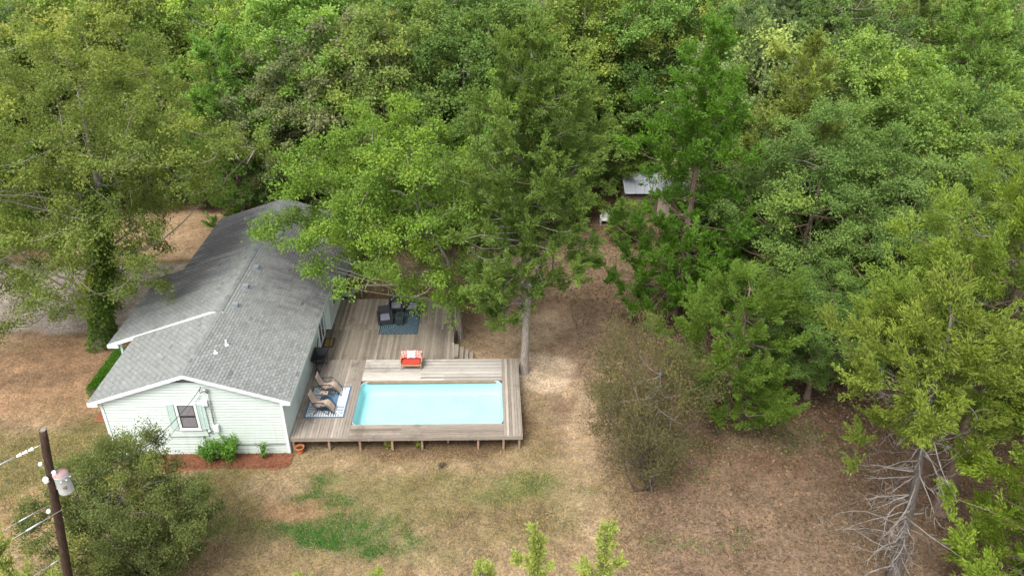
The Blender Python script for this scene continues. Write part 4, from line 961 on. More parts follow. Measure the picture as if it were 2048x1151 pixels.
def small_bush(name, loc, h, r, n, lw, seed, color, label, cat='plant', stems=5, group=None, top=.6):
    rng = np.random.default_rng(seed); e = empty(name, loc, label, cat, group)
    mb = MB(); mb.sm = True; Ps = []; Ds = []; Ts = []
    for s in range(stems):
        a = s * 2.4 + rng.random(); tip = np.array([math.cos(a) * r * rng.uniform(.3, .9), math.sin(a) * r * rng.uniform(.3, .9), h * rng.uniform(.65, 1)])
        mb.tube([(0, 0, -.03), tip * (.35, .35, .5), tip], [.016, .012, .004], 5)
        k = n // stems; u = rng.uniform(.2, 1.02, k)
        p = tip * np.stack([u ** 1.2, u ** 1.2, u], 1) + rng.normal(0, .13 * r + .02, (k, 3))
        d = p * (1, 1, 0) - tip * (.3, .3, 0) + rng.normal(0, .3, (k, 3)) + (0, 0, .15)
        Ps.append(p); Ds.append(d); Ts.append(.42 + rng.normal(0, .1) + rng.normal(0, .15, k))
    P = np.concatenate(Ps); P[:, 2] = np.maximum(P[:, 2], .03)
    link('stems', mb.mesh(name + '_stems', M['twig']), e)
    link('leaves', leaf_mass(name, P, np.concatenate(Ds), rng.normal(0, .4, (len(P), 3)) + (0, 0, 1), np.concatenate(Ts), lw, 'leaf', rng), e, color=color)
    return e
small_bush('foundation_shrub', (-3.42, -.5, .05), 1.15, .5, 900, (.13, .075), 3, (.07, .15, .025), 'upright glossy green shrub under the meter, left of the pair by the gable', 'shrub', 8)
small_bush('foundation_shrub', (-2.6, -.42, .05), 1.2, .62, 900, (.14, .08), 9, (.075, .16, .025), 'spreading glossy green shrub right of the upright one by the gable', 'shrub', 8)
small_bush('foundation_shrub', (-1.12, -.4, .05), 1.0, .22, 150, (.12, .07), 5, (.065, .14, .022), 'thin young shrub with few leaves standing alone in red mulch', 'shrub', 3)
small_bush('weed', (4.42, .3, 0), .42, .22, 90, (.12, .05), 6, (.14, .15, .03), 'yellow weed growing beside a deck post left of middle', 'weed', 5)
small_bush('weed', (5.82, .25, 0), .42, .22, 90, (.12, .05), 7, (.13, .145, .03), 'yellow weed leaning on the middle deck post by dry tuft', 'weed', 5)
small_bush('weed', (6.92, -1.0, 0), .22, .3, 60, (.12, .03), 8, (.05, .035, .03), 'small dark dried weed in the lawn before the deck', 'weed', 6)
# clipped hedge by the porch
e = empty('hedge', (-10.45, 5.7, 0), 'clipped green hedge running beside the porch post', 'hedge')
n = 9000; P = np.stack([rng.uniform(-.33, .33, n), rng.uniform(-1.75, 1.75, n), rng.uniform(.05, .72, n)], 1)
ax = rng.integers(0, 3, n); P[ax == 0, 0] = np.sign(P[ax == 0, 0]) * .33; P[ax != 0, 2] = .72
P += rng.normal(0, .035, (n, 3)); D = P - (0, 0, .3) * np.ones((n, 3)); D[:, 1] *= .3
link('leaves', leaf_mass('hedge', P, D + rng.normal(0, .3, (n, 3)), rng.normal(0, .5, (n, 3)) + (0, 0, .8), .42 + rng.normal(0, .15, n), (.08, .055), 'leaf', rng), e, color=(.05, .12, .014))
mb = MB(); mb.box(-.27, .27, -1.68, 1.68, 0, .64); link('stems', mb.mesh('hedge_core', M['twig']), e)

# ------------------------------------------------------------------ ground cover
def scatter(name, label, n, seed, fn, col, lw, up, matl='leaf', kind='stuff', box=(-22, 36, -12, 22), tone=.4):
    rng = np.random.default_rng(seed); x = rng.uniform(box[0], box[1], n); y = rng.uniform(box[2], box[3], n)
    k = fn(x, y, rng) & (~((x > -HW - .1) & (x < X1) & (y > -.05) & (y < HL)) | ((x > 7.3) & (x < X1) & (y > YB + .1)))
    x, y = x[k], y[k]; n = len(x); P = np.stack([x, y, height(x, y) + (.005 if up > .5 else .02)], 1)
    D = rng.normal(0, 1, (n, 3)); D[:, 2] = np.abs(D[:, 2]) * .3 + up; Nn = rng.normal(0, .5, (n, 3)) + ((0, 0, 1) if up < .5 else (0, -.6, .5))
    D = unit(D); sd_ = unit(np.cross(D, Nn)); sc = rng.uniform(.7, 1.3, (n, 1))
    V = np.stack([P - sd_ * lw[1] / 2 * sc, P + sd_ * lw[1] / 2 * sc, P + D * lw[0] * sc], 1).reshape(-1, 3)
    o = link(name, np_mesh(name, V, np.arange(n * 3).reshape(-1, 3), M[matl], np.repeat(np.clip(tone + rng.normal(0, .17, n), 0, 1), 3)), color=col)
    tag(o, label, None, None, kind); return o
def is_green(x, y, rng): g = ground_colour(x, y); return rng.random(len(x)) < np.clip((g[..., 1] / g[..., 0] - .9) / 1.2, 0, 1) ** 1.2 * .75
def is_straw(x, y, rng):
    g = ground_colour(x, y); return (y < 1.5) & (x < 15.5) & (x > -18) & (g[..., 0] < .32) & (rng.random(len(x)) < .8)
def is_lit(x, y, rng):
    g = ground_colour(x, y); return ((x > 14) | (y > 13)) & (x > -4) & (g[..., 0] < .26) & (rng.random(len(x)) < .7)
scatter('grass', 'short green grass blades in the green lawn patches', 260000, 1, is_green, (.045, .115, .022), (.085, .018), .9, box=(-2, 16, -8, 2))
scatter('dry_grass', 'thin straw coloured dry grass over the front lawn', 90000, 2, is_straw, (.25, .18, .085), (.08, .016), .6, box=(-18, 16, -9, 1.5))
scatter('leaf_litter', 'fallen brown leaves lying under the trees', 80000, 3, is_lit, (.125, .092, .06), (.13, .1), .1, box=(-4, 36, -9, 24))
scatter('weeds', 'low green weeds creeping through the leaf litter', 16000, 4, lambda x, y, r: fbm(x, y, 2.2, 91) > .6, (.06, .12, .02), (.09, .04), .5, box=(15, 30, -6, 8))

rng = np.random.default_rng(61); mb = MB()
for k in range(420):
    x, y = rng.uniform(11.5, 32), rng.uniform(-8.5, 12) if k % 3 else rng.uniform(-8.5, 1)
    if k % 4 == 0: x = rng.uniform(-16, 11); y = rng.uniform(-7, -1.2)
    z = float(height(np.array(x), np.array(y))) + .012; a = rng.random() * 6.28; l = rng.uniform(.15, .75); m_ = rng.normal(0, .06)
    mb.tube([(x, y, z), (x + math.cos(a) * l * .5 - math.sin(a) * m_, y + math.sin(a) * l * .5 + math.cos(a) * m_, z + .02), (x + math.cos(a) * l, y + math.sin(a) * l, z)], [.012, .01, .004], 4)
o = mb.build('fallen_twigs', M['dead_wood']); tag(o, 'fallen twigs and sticks strewn over the yard', None, None, 'stuff')

# ------------------------------------------------------------------ things on the deck
M['navy'] = weathered('navy_yarn', (.075, .13, .20), .12, 6, .95, .05)
M['cream'] = weathered('cream_yarn', (.56, .57, .56), .08, 6, .95, .05)
M['teal'] = weathered('dark_teal_yarn', (.02, .05, .07), .2, 5, .95, .05)
M['lattice'] = weathered('pale_lattice_yarn', (.26, .31, .33), .1, 8, .95, .05)
M['black'] = weathered('black_metal', (.025, .027, .03), .2, 5, .5, .4)
M['tan'] = weathered('tan_sling', (.38, .295, .24), .08, 6, .85, .1)
M['wicker'] = weathered('dark_wicker', (.035, .034, .04), .35, 25, .8, .2)
M['cushion'] = weathered('grey_cushion', (.20, .20, .25), .08, 6, .95, .05)
M['rattan'] = weathered('orange_rattan', (.33, .18, .10), .2, 22, .7, .2)
M['red'] = weathered('red_cushion', (.42, .05, .035), .15, 9, .95, .05)
M['terra'] = weathered('terracotta', (.42, .13, .045), .12, 5, .8, .1)
M['coir'] = weathered('coir', (.24, .15, .06), .15, 14, .95, .05)
M['white'] = weathered('white_paint', (.6, .6, .58), .08, 4, .6)
M['blue'] = weathered('teal_print', (.06, .28, .36), .1, 8, .9, .05)
M['tin'] = weathered('tin_roof', (.30, .32, .35), .15, 1.2, .5, .4, .3)
M['plast'] = weathered('black_plastic', (.02, .02, .024), .25, 6, .5, .4)
pk = mat('pink_print', .95, spec=.05); pv = N(pk, 'ShaderNodeTexVoronoi'); pv.inputs['Scale'].default_value = 17; L(pk, objco(pk), pv.inputs['Vector'])
L(pk, ramp(pk, pv.outputs['Distance'], [(.25, (.55, .12, .10)), (.45, (.62, .40, .36)), (.6, (.45, .07, .06))]), bsdf(pk).inputs['Base Color']); M['pink'] = pk

def sheet_cells(x0, x1, y0, y1, z, th, dx, pick, mats, name, loc):
    """a woven rug: one thin slab whose top is divided into flat woven cells"""
    mb = MB(); nx_ = round((x1 - x0) / dx); ny_ = round((y1 - y0) / dx)
    vs = [(x0 + (x1 - x0) * i / nx_, y0 + (y1 - y0) * j / ny_, z + th) for j in range(ny_ + 1) for i in range(nx_ + 1)]
    b = len(mb.v); mb.v += vs
    for j in range(ny_):
        for i in range(nx_):
            mb.f.append([b + j * (nx_ + 1) + i, b + j * (nx_ + 1) + i + 1, b + (j + 1) * (nx_ + 1) + i + 1, b + (j + 1) * (nx_ + 1) + i]); mb.m.append(pick((i + .5) / nx_ * (x1 - x0), (j + .5) / ny_ * (y1 - y0))); mb.smooth.append(False)
    mb.mi = 0
    mb.add([(x0, y0, z), (x1, y0, z), (x1, y1, z), (x0, y1, z), (x0, y0, z + th), (x1, y0, z + th), (x1, y1, z + th), (x0, y1, z + th)], [(0, 1, 5, 4), (1, 2, 6, 5), (2, 3, 7, 6), (3, 0, 4, 7)])
    return mb.build(name, mats, None, loc)
RW, RL = 1.9, 2.4
def pick1(u, v):
    d = min(u, RW - u, v, RL - v)
    if d < .085: return 0
    if d > .52: return 2
    if d < .115 or d > .49: return 1
    hor = min(v, RL - v) < min(u, RW - u)
    s = u if hor else v
    if abs(min(v, RL - v) - min(u, RW - u)) < .05: return 1
    return 1 if (s % .115) < .066 else 0
M['mid_blue'] = weathered('mid_blue_yarn', (.10, .18, .27), .12, 8, .95, .05)
r1 = sheet_cells(0, RW, 0, RL, 0, .012, .0285, pick1, [M['navy'], M['cream'], M['mid_blue']], 'outdoor_rug', (.36, 1.46, DZ + .004)); tag(r1, 'blue rug with white striped border under the tan lounge chairs', 'rug')
def pick2(u, v):
    if min(u, 2.15 - u, v, 2.9 - v) < .05: return 0
    a = (u + v) % .22; b = (u - v) % .22
    c = int((u + v) / .22) % 2
    return 1 if (a < .042 and int((u - v) / .11) % 2 == 0) or (b < .042 and int((u + v) / .11) % 2 == 1) else 0
r2 = sheet_cells(0, 2.15, 0, 2.9, 0, .012, .0215, pick2, [M['teal'], M['lattice']], 'outdoor_rug', (2.98, 8.52, DZ + .004)); tag(r2, 'dark teal rug with pale lattice under the black wicker chairs', 'rug')

def lounger(loc, label, rz=0.0):
    e = empty('lounge_chair', loc, label, 'lounge chair', 'tan reclining chairs on the blue rug', rz)
    prof = [(-.52, 1.12), (-.46, .92), (-.36, .62), (-.26, .42), (-.12, .38), (.1, .45), (.26, .50), (.36, .40), (.47, .22), (.54, .10)]
    mb = MB(); w = .25
    vs = [(x, y, z - .03 * (abs(y) < .1)) for x, z in prof for y in (-w, 0, w)]
    k = len(prof); fs = [(i * 3 + j, i * 3 + j + 1, (i + 1) * 3 + j + 1, (i + 1) * 3 + j) for i in range(k - 1) for j in (0, 1)]
    mb.add(vs, fs); sl = mb.build('sling', M['tan'], e); s_ = sl.modifiers.new('thick', 'SOLIDIFY'); s_.thickness = .018
    mb = MB(); mb.sm = True
    mb.sm = False; mb.obox(Matrix.Translation((-.47, 0, 1.02)) @ Matrix.Rotation(R(-16), 4, 'Y'), .045, .36, .17); mb.build('headrest', M['tan'], e, bevel=.015)
    for y in (-w - .025, w + .025):
        mb = MB(); mb.sm = True
        mb.tube([(x, y, z) for x, z in prof], .02, 6); mb.build('side_rail', M['black'], e)
        mb = MB(); mb.sm = True
        mb.tube([(-.34, y * 1.12, .66), (-.2, y * 1.12, .68), (.12, y * 1.12, .70), (.22, y * 1.12, .66)], .026, 6); mb.build('armrest', M['black'], e)
        mb = MB(); mb.sm = True
        mb.tube([(.22, y * 1.06, .64), (.42, y * 1.06, .46), (.58, y * 1.06, .12), (.62, y * 1.06, .015)], .013, 6); mb.build('leg', M['black'], e)
        mb = MB(); mb.sm = True
        mb.tube([(.16, y * 1.06, .68), (-.1, y * 1.06, .3), (-.32, y * 1.06, .015)], .013, 6); mb.build('leg', M['black'], e)
        mb = MB(); mb.sm = True
        mb.tube([(-.3, y * 1.06, .62), (0, y * 1.06, .32), (.3, y * 1.06, .015)], .013, 6); mb.build('leg', M['black'], e)
    mb = MB(); mb.sm = True
    for x in (-.32, .3, .62): mb.tube([(x, -w - .03, .02), (x, w + .03, .02)], .012, 6)
    mb.build('cross_bar', M['black'], e)
    return e
lounger((1.22, 3.38, DZ + .0), 'tan reclining lounge chair at the far edge of the blue rug')
lounger((1.16, 1.98, DZ + .017), 'tan reclining lounge chair at the near edge of the blue rug', R(-3))
e = empty('side_table', (1.12, 2.72, DZ + .017), 'small tan side table with two cup holes between the lounge chairs', 'side table')
mb = MB(); mb.box(-.2, .2, -.17, .17, .44, .465); mb.build('table_top', M['tan'], e, bevel=.008)
for x, y in ((.1, .07), (-.07, -.06)):
    mb = MB(); mb.sm = True; mb.lathe([(.038, 0), (.042, .004)], 12, (x, y, .466)); mb.build('cup_hole', M['black'], e)
for a, b in (((-.18, -.15, .43), (.18, -.15, .0)), ((.18, -.15, .43), (-.18, -.15, .0)), ((-.18, .15, .43), (.18, .15, .0)), ((.18, .15, .43), (-.18, .15, .0))):
    mb = MB(); mb.sm = True; mb.tube([a, b], .012, 6); mb.build('leg', M['black'], e)

# loveseat with cushions
e = empty('loveseat', (5.08, 5.52, DZ), 'orange rattan loveseat with a red seat cushion facing the pool', 'loveseat'); e.scale = (.95, .95, .9)
MB().box(-.55, .55, -.36, .3, .26, .36).build('seat_frame', M['rattan'], e, bevel=.015)
MB().box(-.48, .48, -.33, .2, .365, .46).build('seat_cushion', M['red'], e, bevel=.03)
mb = MB(); mb.sm = True
pts = [(-.56, -.3, .52), (-.57, .1, .62), (-.5, .3, .70), (-.3, .37, .76), (.3, .37, .76), (.5, .3, .70), (.57, .1, .62), (.56, -.3, .52)]
mb.tube(pts, .04, 8); mb.build('top_rail', M['rattan'], e)
mb = MB(); low = [(x * .97, y * .97, .34) for x, y, z in pts]; mb.add(pts + low, [(i, i + 1, i + 9, i + 8) for i in range(7)]); bk = mb.build('backrest', M['rattan'], e); s_ = bk.modifiers.new('thick', 'SOLIDIFY'); s_.thickness = .03
for x in (-.52, .52):
    for y in (-.33, .27): MB().box(x - .02, x + .02, y - .02, y + .02, 0, .28).build('leg', M['rattan'], e)
def pillow(loc, rot, mt, label, s=.42, group=None):
    bm = bmesh.new(); bmesh.ops.create_grid(bm, x_segments=10, y_segments=10, size=.5)
    top = [v.co.copy() for v in bm.verts]; bm.free(); mb = MB(); mb.sm = True; n = 11
    for sg in (1, -1):
        mb.add([(v.x * s * (1 - .12 * (1 - (2 * abs(v.y)) ** 2) * (2 * abs(v.x)) ** 3), v.y * s * (1 - .12 * (1 - (2 * abs(v.x)) ** 2) * (2 * abs(v.y)) ** 3), sg * .16 * s * max(0, (1 - (2 * v.x) ** 2) * (1 - (2 * v.y) ** 2)) ** .45) for v in top],
               [(j * n + i, j * n + i + 1, (j + 1) * n + i + 1, (j + 1) * n + i) for j in range(n - 1) for i in range(n - 1)])
    o = mb.build('pillow', M[mt], None, loc, rot); tag(o, label, 'pillow', group); return o
pillow((4.74, 5.66, DZ + .66), (R(62), R(6), R(18)), 'pink', 'red and pink patterned pillow at the left end of the loveseat', .41, 'pillows on the loveseat')
pw = pillow((5.06, 5.66, DZ + .66), (R(56), 0, 0), 'white', 'white pillow with a teal motif in the middle of the loveseat', .41, 'pillows on the loveseat')
pillow((5.40, 5.66, DZ + .66), (R(60), 0, R(-14)), 'pink', 'red and pink patterned pillow at the right end of the loveseat', .42, 'pillows on the loveseat')
mb = MB()
for a, b, w_ in (((-.06, -.06), (.06, .05), .018), ((-.02, .0), (.09, .03), .02), ((.0, -.0), (.02, .09), .02), ((-.05, .03), (.02, -.05), .014)): mb.bar((a[0], a[1], .066), (b[0], b[1], .066), w_, .004)
mb.build('motif', M['blue'], pw)

# wicker chairs and fire table
def wicker_chair(loc, rz, label):
    e = empty('wicker_chair', loc, label, 'armchair', 'black wicker armchairs on the teal rug', rz)
    MB().box(-.34, .34, -.34, .32, .1, .32).build('seat_base', M['wicker'], e, bevel=.02)
    MB().box(-.27, .27, -.345, .24, .325, .43).build('cushion', M['cushion'], e, bevel=.03)
    mb = MB(); mb.add([(-.34, .26, .32), (.34, .26, .32), (.34, .36, .32), (-.34, .36, .32), (-.33, .34, .86), (.33, .34, .86), (.33, .42, .86), (-.33, .42, .86)], [(0, 3, 2, 1), (4, 5, 6, 7), (0, 1, 5, 4), (1, 2, 6, 5), (2, 3, 7, 6), (3, 0, 4, 7)]); mb.build('backrest', M['wicker'], e, bevel=.02)
    for x in (-.375, .375): MB().box(x - .05, x + .05, -.34, .34, .1, .6).build('armrest', M['wicker'], e, bevel=.02)
    for x in (-.34, .34):
        for y in (-.3, .3): MB().box(x - .025, x + .025, y - .025, y + .025, 0, .1).build('leg', M['black'], e)
    return e
wicker_chair((3.22, 9.75, DZ + .017), R(12), 'black wicker armchair with lilac grey cushion at the left rug edge')
wicker_chair((3.72, 11.02, DZ + .017), R(4), 'black wicker armchair behind the fire table, half under leaves')
wicker_chair((4.72, 10.95, DZ + .017), R(-8), 'black wicker armchair with blue grey cushion on the right of the rug')
M['firebox'] = weathered('dark_green_metal', (.035, .05, .045), .2, 5, .5, .4)
e = empty('fire_table', (4.05, 9.72, DZ + .017), 'dark fire pit table in the middle of the teal rug', 'fire table')
MB().box(-.23, .23, -.36, .36, .42, .47).build('table_top', M['firebox'], e, bevel=.01)
MB().box(-.2, .2, -.32, .32, .03, .415).build('body', M['firebox'], e, bevel=.01)
for k in range(5): MB().box(-.16, .16, -.332, -.322, .08 + k * .065, .115 + k * .065).build('slat', M['black'], e)
MB().box(-.1, .1, -.2, .2, .472, .49).build('burner_tray', M['black'], e)
for a in ((.22, .33), (-.22, .33), (.22, -.33), (-.22, -.33)): MB().box(a[0] * .85 - .02, a[0] * .85 + .02, a[1] * .9 - .02, a[1] * .9 + .02, 0, .03).build('foot', M['black'], e)

# door mat, wheelbarrow, pot
mt_ = empty('door_mat', (.42, 7.72, DZ + .004), 'dark bordered coir door mat in front of the deck door', 'door mat')
MB().box(-.3, .3, -.45, .45, 0, .012).build('border', M['wicker'], mt_); MB().box(-.2, .2, -.35, .35, .0125, .018).build('coir_panel', M['coir'], mt_)
wb = empty('wheelbarrow', (.44, 5.55, DZ), 'black wheelbarrow parked on the deck against the house wall', 'wheelbarrow'); wb.scale = (1.15, 1.3, 1.3)
mb = MB(); t_ = [(-.30, .42, .62), (.30, .42, .62), (.26, -.55, .66), (-.26, -.55, .66)]; b_ = [(-.2, .25, .36), (.2, .25, .36), (.14, -.3, .33), (-.14, -.3, .33)]
mb.add(t_ + b_, [(0, 1, 5, 4), (1, 2, 6, 5), (2, 3, 7, 6), (3, 0, 4, 7), (4, 5, 6, 7)]); tr_ = mb.build('tray', M['plast'], wb); s_ = tr_.modifiers.new('thick', 'SOLIDIFY'); s_.thickness = .02
mb = MB(); mb.sm = True; mb.tube([(x * 1.02, y, z) for x, y, z in t_ + t_[:1]], .018, 6); mb.build('tray_rim', M['plast'], wb)
for s in (-1, 1):
    mb = MB(); mb.sm = True; mb.tube([(s * .27, .95, .72), (s * .25, .5, .5), (s * .17, -.2, .31), (s * .05, -.72, .2)], .022, 8); mb.build('handle', M['plast'], wb)
    mb = MB(); mb.sm = True; mb.tube([(s * .22, .35, .42), (s * .22, .3, .02), (s * .19, .1, .02), (s * .16, -.1, .33)], .014, 6); mb.build('leg', M['black'], wb)
    mb = MB(); mb.sm = True; mb.tube([(s * .2, -.5, .62), (s * .1, -.78, .36), (0, -.9, .2)], .012, 6); mb.build('brace', M['black'], wb)
mb = MB(); mb.sm = True; mb.lathe([(.08, -.05), (.17, -.045), (.19, 0), (.17, .045), (.08, .05)], 18); mb.build('wheel', M['plast'], wb, (0, -.72, .19), (0, R(90), 0))
e = empty('flower_pot', (.42, .06, 0), 'terracotta flower pot under the corner of the deck', 'pot')
mb = MB(); mb.sm = True; mb.lathe([(.13, 0), (.19, .3), (.17, .3), (.16, .24)], 18, cap=False); mb.build('body', M['terra'], e)
mb = MB(); mb.sm = True; mb.lathe([(.195, .25), (.215, .25), (.22, .34), (.185, .34), (.18, .25)], 18, cap=False); mb.build('rim', M['terra'], e)
mb = MB(); mb.lathe([(.165, .2), (.165, .24)], 14); mb.build('soil', M['dark'], e)

# ------------------------------------------------------------------ utility pole, transformer and wires
PB = Vector((-4.78, -10, 0)); PT = Vector((-3.17, -10, 10.03)); pdir = (PT - PB) / 10.03
def pole_at(z): return PB + pdir * z
up = empty('utility_pole', PB, 'dark brown wooden utility pole leaning at the lower left', 'utility pole')
pm_ = bark('creosote_wood', (.035, .021, .015), (.07, .044, .031)); mb = MB(); mb.sm = True
mb.tube([pole_at(z) - PB for z in (-.3, 2.5, 5, 7.5, 9.7, 10.03)], [.145, .134, .124, .114, .104, .098], 14); mb.build('pole', pm_, up)
mb = MB(); mb.lathe([(.1, 0), (.085, .02)], 14); mb.build('pole_cap', M['oak_bark'], up, pdir * 10.02)
M['porcelain'] = mat('porcelain', .3, (.78, .78, .76), .5)
def insul(p, d, n=3, r=.058, l=.15, name='insulator', par=None):
    p = Vector(p); d = Vector(d).normalized(); rot = d.to_track_quat('Z', 'Y').to_euler()
    for k in range(n):
        mb = MB(); mb.sm = True; mb.lathe([(.02, 0), (r, .015), (r * .55, .07), (.03, l * .85)], 12); mb.build(name, M['porcelain'], par, p + d * l * k - PB, rot)
WD = Vector((-1.35, -1.45, -.02)).normalized()
p1 = pole_at(9.55); insul(p1 + WD * .3, WD, 3, par=up)
mb = MB(); mb.sm = True; mb.tube([p1 - PB, p1 + WD * .32 - PB], .013, 6); mb.build('hook', M['metal'], up)
p2 = pole_at(8.75); mb = MB(); mb.sm = True; mb.lathe([(.05, 0), (.06, .05), (.04, .1)], 10); mb.build('insulator', M['porcelain'], up, p2 + Vector((-.2, -.03, 0)) - PB)
p3 = pole_at(8.35); mb = MB(); mb.sm = True; mb.lathe([(.04, -.08), (.075, -.06), (.06, -.02), (.08, .02), (.05, .1)], 12); mb.build('cutout_insulator', M['porcelain'], up, p3 + Vector((-.03, -.2, 0)) - PB)
p4 = pole_at(6.95); mb = MB(); mb.sm = True; mb.lathe([(.05, -.05), (.065, 0), (.05, .06)], 10); mb.build('insulator', M['porcelain'], up, p4 + Vector((-.18, -.08, .05)) - PB)
tf = empty('transformer', pole_at(7.7) + Vector((.37, .02, 0)), 'white can transformer with rusty lid hung on the utility pole', 'transformer'); tf.scale = (.82, .82, .82)
mb = MB(); mb.sm = True; mb.lathe([(.215, 0), (.235, .03), (.235, .78), (.245, .79), (.245, .83)], 20); mb.build('tank', weathered('chipped_white_tank', (.62, .64, .62), .18, 7, .5, .4), tf)
mb = MB(); mb.sm = True; mb.lathe([(.25, .832), (.25, .86), (.14, .90), (0, .91)], 20, cap=False); mb.build('lid', weathered('faded_red_lid', (.28, .18, .17), .15, 5, .7), tf)
mb = MB(); mb.sm = True; mb.lathe([(.03, .88), (.075, .9), (.05, .95), (.075, 1.0), (.04, 1.06)], 12, (-.12, -.1, 0)); mb.build('bushing', M['porcelain'], tf)
for k, (x, y) in enumerate(((.2, -.12), (.22, .02), (.1, -.2))):
    mb = MB(); mb.sm = True; mb.tube([(x * .95, y * .95, .66), (x * 1.45, y * 1.45, .68)], .035, 8); mb.build('bushing', M['metal'], tf)
MB().box(-.33, -.2, -.06, .06, .15, .65).build('bracket', M['metal'], tf)
MB().box(.1, .2, -.245, -.2, .32, .42).build('rust_patch', M['red_bark'], tf)
mb = MB(); mb.sm = True; mb.tube([(.28, .0, .66), (.36, -.05, .3), (.34, -.05, -.5), (.2, -.05, -.65)], .012, 6); mb.build('lead', M['black'], tf)
mb = MB(); mb.sm = True; mb.tube([(-.12, -.1, 1.06), (-.2, -.05, 1.25), (-.34, 0, 1.3)], .008, 5); mb.build('lead', M['black'], tf)
M['wire'] = weathered('aluminium_wire', (.42, .42, .41), .1, 3, .5, .4, .3)
M['cable_dark'] = weathered('dark_cable', (.06, .06, .055), .1, 3, .7)
def wire(a, b, sag, r, mt, label, grip=None):
    a = Vector(a); b = Vector(b); o = MB(); o.sm = True
    o.tube([a.lerp(b, k / 16) - Vector((0, 0, sag * 4 * (k / 16) * (1 - k / 16))) for k in range(17)], r, 5)
    if grip:
        for g in grip: q0 = a.lerp(b, g[0]) - Vector((0, 0, sag * 4 * g[0] * (1 - g[0]))); q1 = a.lerp(b, g[1]) - Vector((0, 0, sag * 4 * g[1] * (1 - g[1]))); o.tube([q0, q1], g[2], 6)
    ob = o.build('overhead_wire', M[mt]); tag(ob, label, 'wire', 'wires on the utility pole'); return ob
wire(p1 + WD * .78, p1 + WD * 14, .05, .008, 'wire', 'topmost overhead wire ending in three white insulators', [(0, .06, .024)])
wire(pole_at(7.25) + Vector((-.14, -.05, 0)), pole_at(7.25) + WD * 14, .08, .006, 'wire', 'thin overhead wire just above the spliced cable', [(.03, .06, .02)])
wire(pole_at(7.1) + Vector((.3, -.2, .1)), pole_at(6.7) + WD * 14, .2, .009, 'wire', 'pale spliced cable passing in front of the pole below the transformer', [(.04, .07, .03)])
gy = wire(pole_at(5.0) + Vector((-.1, -.1, 0)), pole_at(5.0) + WD * 14 + Vector((0, 0, -.6)), .1, .007, 'wire', 'lowest overhead wire carrying one round white insulator', [(0, .02, .016)])
mb = MB(); mb.sm = True; mb.lathe([(.02, -.09), (.07, -.05), (.075, .05), (.02, .09)], 12); q_ = (pole_at(5.0) + Vector((-.1, -.1, 0))).lerp(pole_at(5.0) + WD * 14 + Vector((0, 0, -.6)), .085) - Vector((0, 0, .03)); mb.build('insulator', M['porcelain'], gy, q_, WD.to_track_quat('Z', 'Y').to_euler())
wire(pole_at(7.9) + Vector((.75, .1, 0)), (-3.28, -.12, 3.88), .55, .014, 'cable_dark', 'dark service cable from the transformer down to the house gable')
wire(pole_at(6.2) + Vector((.1, .1, 0)), (-3.5, -.1, 3.3), .5, .007, 'cable_dark', 'thin dark line dropping to the box beside the window')

# ------------------------------------------------------------------ back yard
M['oldwood'] = weathered('silver_wood', (.33, .28, .22), .2, 5, .9)
e = empty('wooden_rail', (2.35, 13.85, 0), 'low silver grey wooden rail behind the deck', 'rail')
mb = MB(); mb.bar((-1.2, 0, .9), (1.3, 0, .9), .16, .05); mb.build('rail', M['oldwood'], e)
for x in (-1.1, 1.2): MB().box(x - .05, x + .05, -.05, .05, 0, .87).build('post', M['oldwood'], e)
e = empty('storage_bin', (.62, 12.95, 0), 'dark teal storage bin with a pale grey lid at the house corner', 'bin')
MB().box(-.38, .38, -.3, .3, 0, .82).build('body', weathered('teal_plastic', (.03, .075, .085), .15, 4, .6), e, bevel=.02)
MB().box(-.42, .42, -.34, .34, .825, .89).build('lid', M['metal'], e, bevel=.015)
e = empty('urn', (.25, 15.9, 0), 'white garden urn near the back corner of the house', 'urn')
mb = MB(); mb.sm = True; mb.lathe([(.16, 0), (.17, .06), (.07, .12), (.08, .2), (.2, .38), (.24, .62), (.28, .68), (.22, .68), (.18, .5)], 16, cap=False); mb.build('body', M['white'], e)
mb = MB(); mb.lathe([(.2, .58), (.2, .6)], 12); mb.build('soil', M['dark'], e)
for x, y, lab in ((.3, 15.0, 'rust coloured flower pot between the white urn and storage bin'), (.72, 15.25, 'rust coloured flower pot right of its twin by the urn')):
    e = empty('flower_pot', (x, y, 0), lab, 'pot'); mb = MB(); mb.sm = True; mb.lathe([(.13, 0), (.2, .34), (.22, .34), (.22, .42), (.18, .42), (.17, .34)], 16, cap=False); mb.build('body', M['terra'], e)
    mb = MB(); mb.lathe([(.17, .33), (.17, .35)], 12); mb.build('soil', M['dark'], e)
for x, y, h, lab in ((13.1, 15.2, 2.6, 'dark steel clothes line post standing beside the bare track'), (8.75, 17.3, 2.1, 'dark steel clothes line post hidden among the branches behind the deck')):
    e = empty('clothes_line_post', (x, y, 0), lab, 'post', 'clothes line posts')
    mb = MB(); mb.sm = True; mb.tube([(0, 0, -.1), (0, 0, h)], .045, 8); mb.build('pole', M['black'], e)
    MB().box(-1.15, .25, -.04, .04, h, h + .08).build('crossbar', M['black'], e)
    mb = MB(); mb.bar((-.5, 0, h), (-.02, 0, h - .45), .04, .04); mb.build('brace', M['black'], e)
e = empty('notice_board', (7.9, 17.8, 0), 'small black board in a white frame behind the deck', 'board')
MB().box(-.2, .2, -.012, .012, 1.0, 1.45).build('panel', M['black'], e)
mb = MB()
for a in ((-.24, -.2, .96, 1.49), (.2, .24, .96, 1.49), (-.2, .2, 1.45, 1.49), (-.2, .2, .96, 1.0)): mb.box(a[0], a[1], -.02, .02, a[2], a[3])
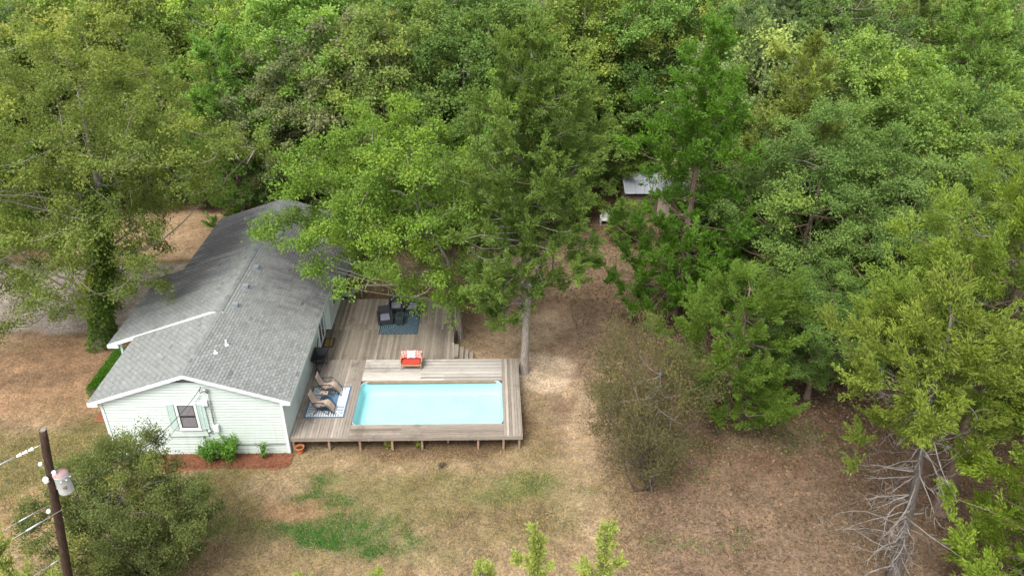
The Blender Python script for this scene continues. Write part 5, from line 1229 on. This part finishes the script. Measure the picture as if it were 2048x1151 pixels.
mb.build('frame', M['white'], e); MB().box(-.03, .03, .02, .06, 0, 1.3).build('post', M['oldwood'], e); MB().box(.05, .13, -.02, -.013, 1.28, 1.36).build('badge', M['white'], e)
e = empty('flood_lamp', (11.15, 5.62, 5.75), 'grey flood lamp fixed to the trunk of the tall cedar', 'lamp')
mb = MB(); mb.sm = True; mb.lathe([(.05, 0), (.11, .16), (.12, .22), (.1, .22)], 12, cap=False); mb.build('shade', M['vent'], e, rot=(R(130), 0, R(-40)))
mb = MB(); mb.sm = True; mb.tube([(0, 0, 0), (-.12, .2, .0), (-.16, .34, -.05)], .02, 6); mb.build('bracket', M['vent'], e)
# white chair in the woods
e = empty('garden_chair', (17.75, 24.6, 0), 'white slatted garden chair at the far end of the track', 'chair')
for k in range(5): MB().box(-.28 + k * .117, -.28 + k * .117 + .095, .12, .15, .36, 1.0).build('back_slat', M['white'], e)
for k in range(5): MB().box(-.3, .3, -.34 + k * .1, -.34 + k * .1 + .085, .36, .385).build('seat_slat', M['white'], e)
for x in (-.34, .34):
    MB().box(x - .05, x + .05, -.38, .2, .58, .61).build('armrest', M['white'], e)
    for y in (-.33, .14): MB().box(x - .03, x + .03, y - .03, y + .03, 0, .58).build('leg', M['white'], e)
# shed
e = empty('shed', (22.3, 27.2, 0), 'low shed with a pale tin roof half hidden by cedars', 'shed')
shw = weathered('brown_shed_wall', (.12, .085, .06), .2, 2, .9)
mb = MB(); mb.box(-2.95, 2.95, -1.7, 1.7, 0, 2.15); mb.add([(-2.95, -1.7, 2.15), (-2.95, 1.7, 2.15), (-2.95, 0, 2.85), (2.95, -1.7, 2.15), (2.95, 1.7, 2.15), (2.95, 0, 2.85)], [(0, 2, 1), (3, 4, 5), (0, 3, 5, 2), (1, 2, 5, 4)]); mb.build('wall', shw, e)
sroof = MB().box(-3.1, 3.1, -.06, .06, 2.93, 2.97).build('roof', M['tin'], e)
for s in (-1, 1):
    for k in range(9):
        x0 = -3.1 + k * 6.2 / 9; mb = MB(); c = .006 * (k % 2)
        vs = []
        for x in (x0, x0 + .08, x0 + .16, x0 + 6.2 / 9):
            u = .03 if x == x0 + .08 else 0
            vs += [(x, 0, 2.94 + u + c), (x, s * 1.98, 2.12 + u + c)]
        mb.add(vs, [(0, 1, 3, 2), (2, 3, 5, 4), (4, 5, 7, 6)]); q = mb.build('roof_panel', M['tin'], sroof); s_ = q.modifiers.new('thick', 'SOLIDIFY'); s_.thickness = .01
MB().box(-.5, .5, -1.74, -1.705, 0, 2.0).build('door', M['oldwood'], e)
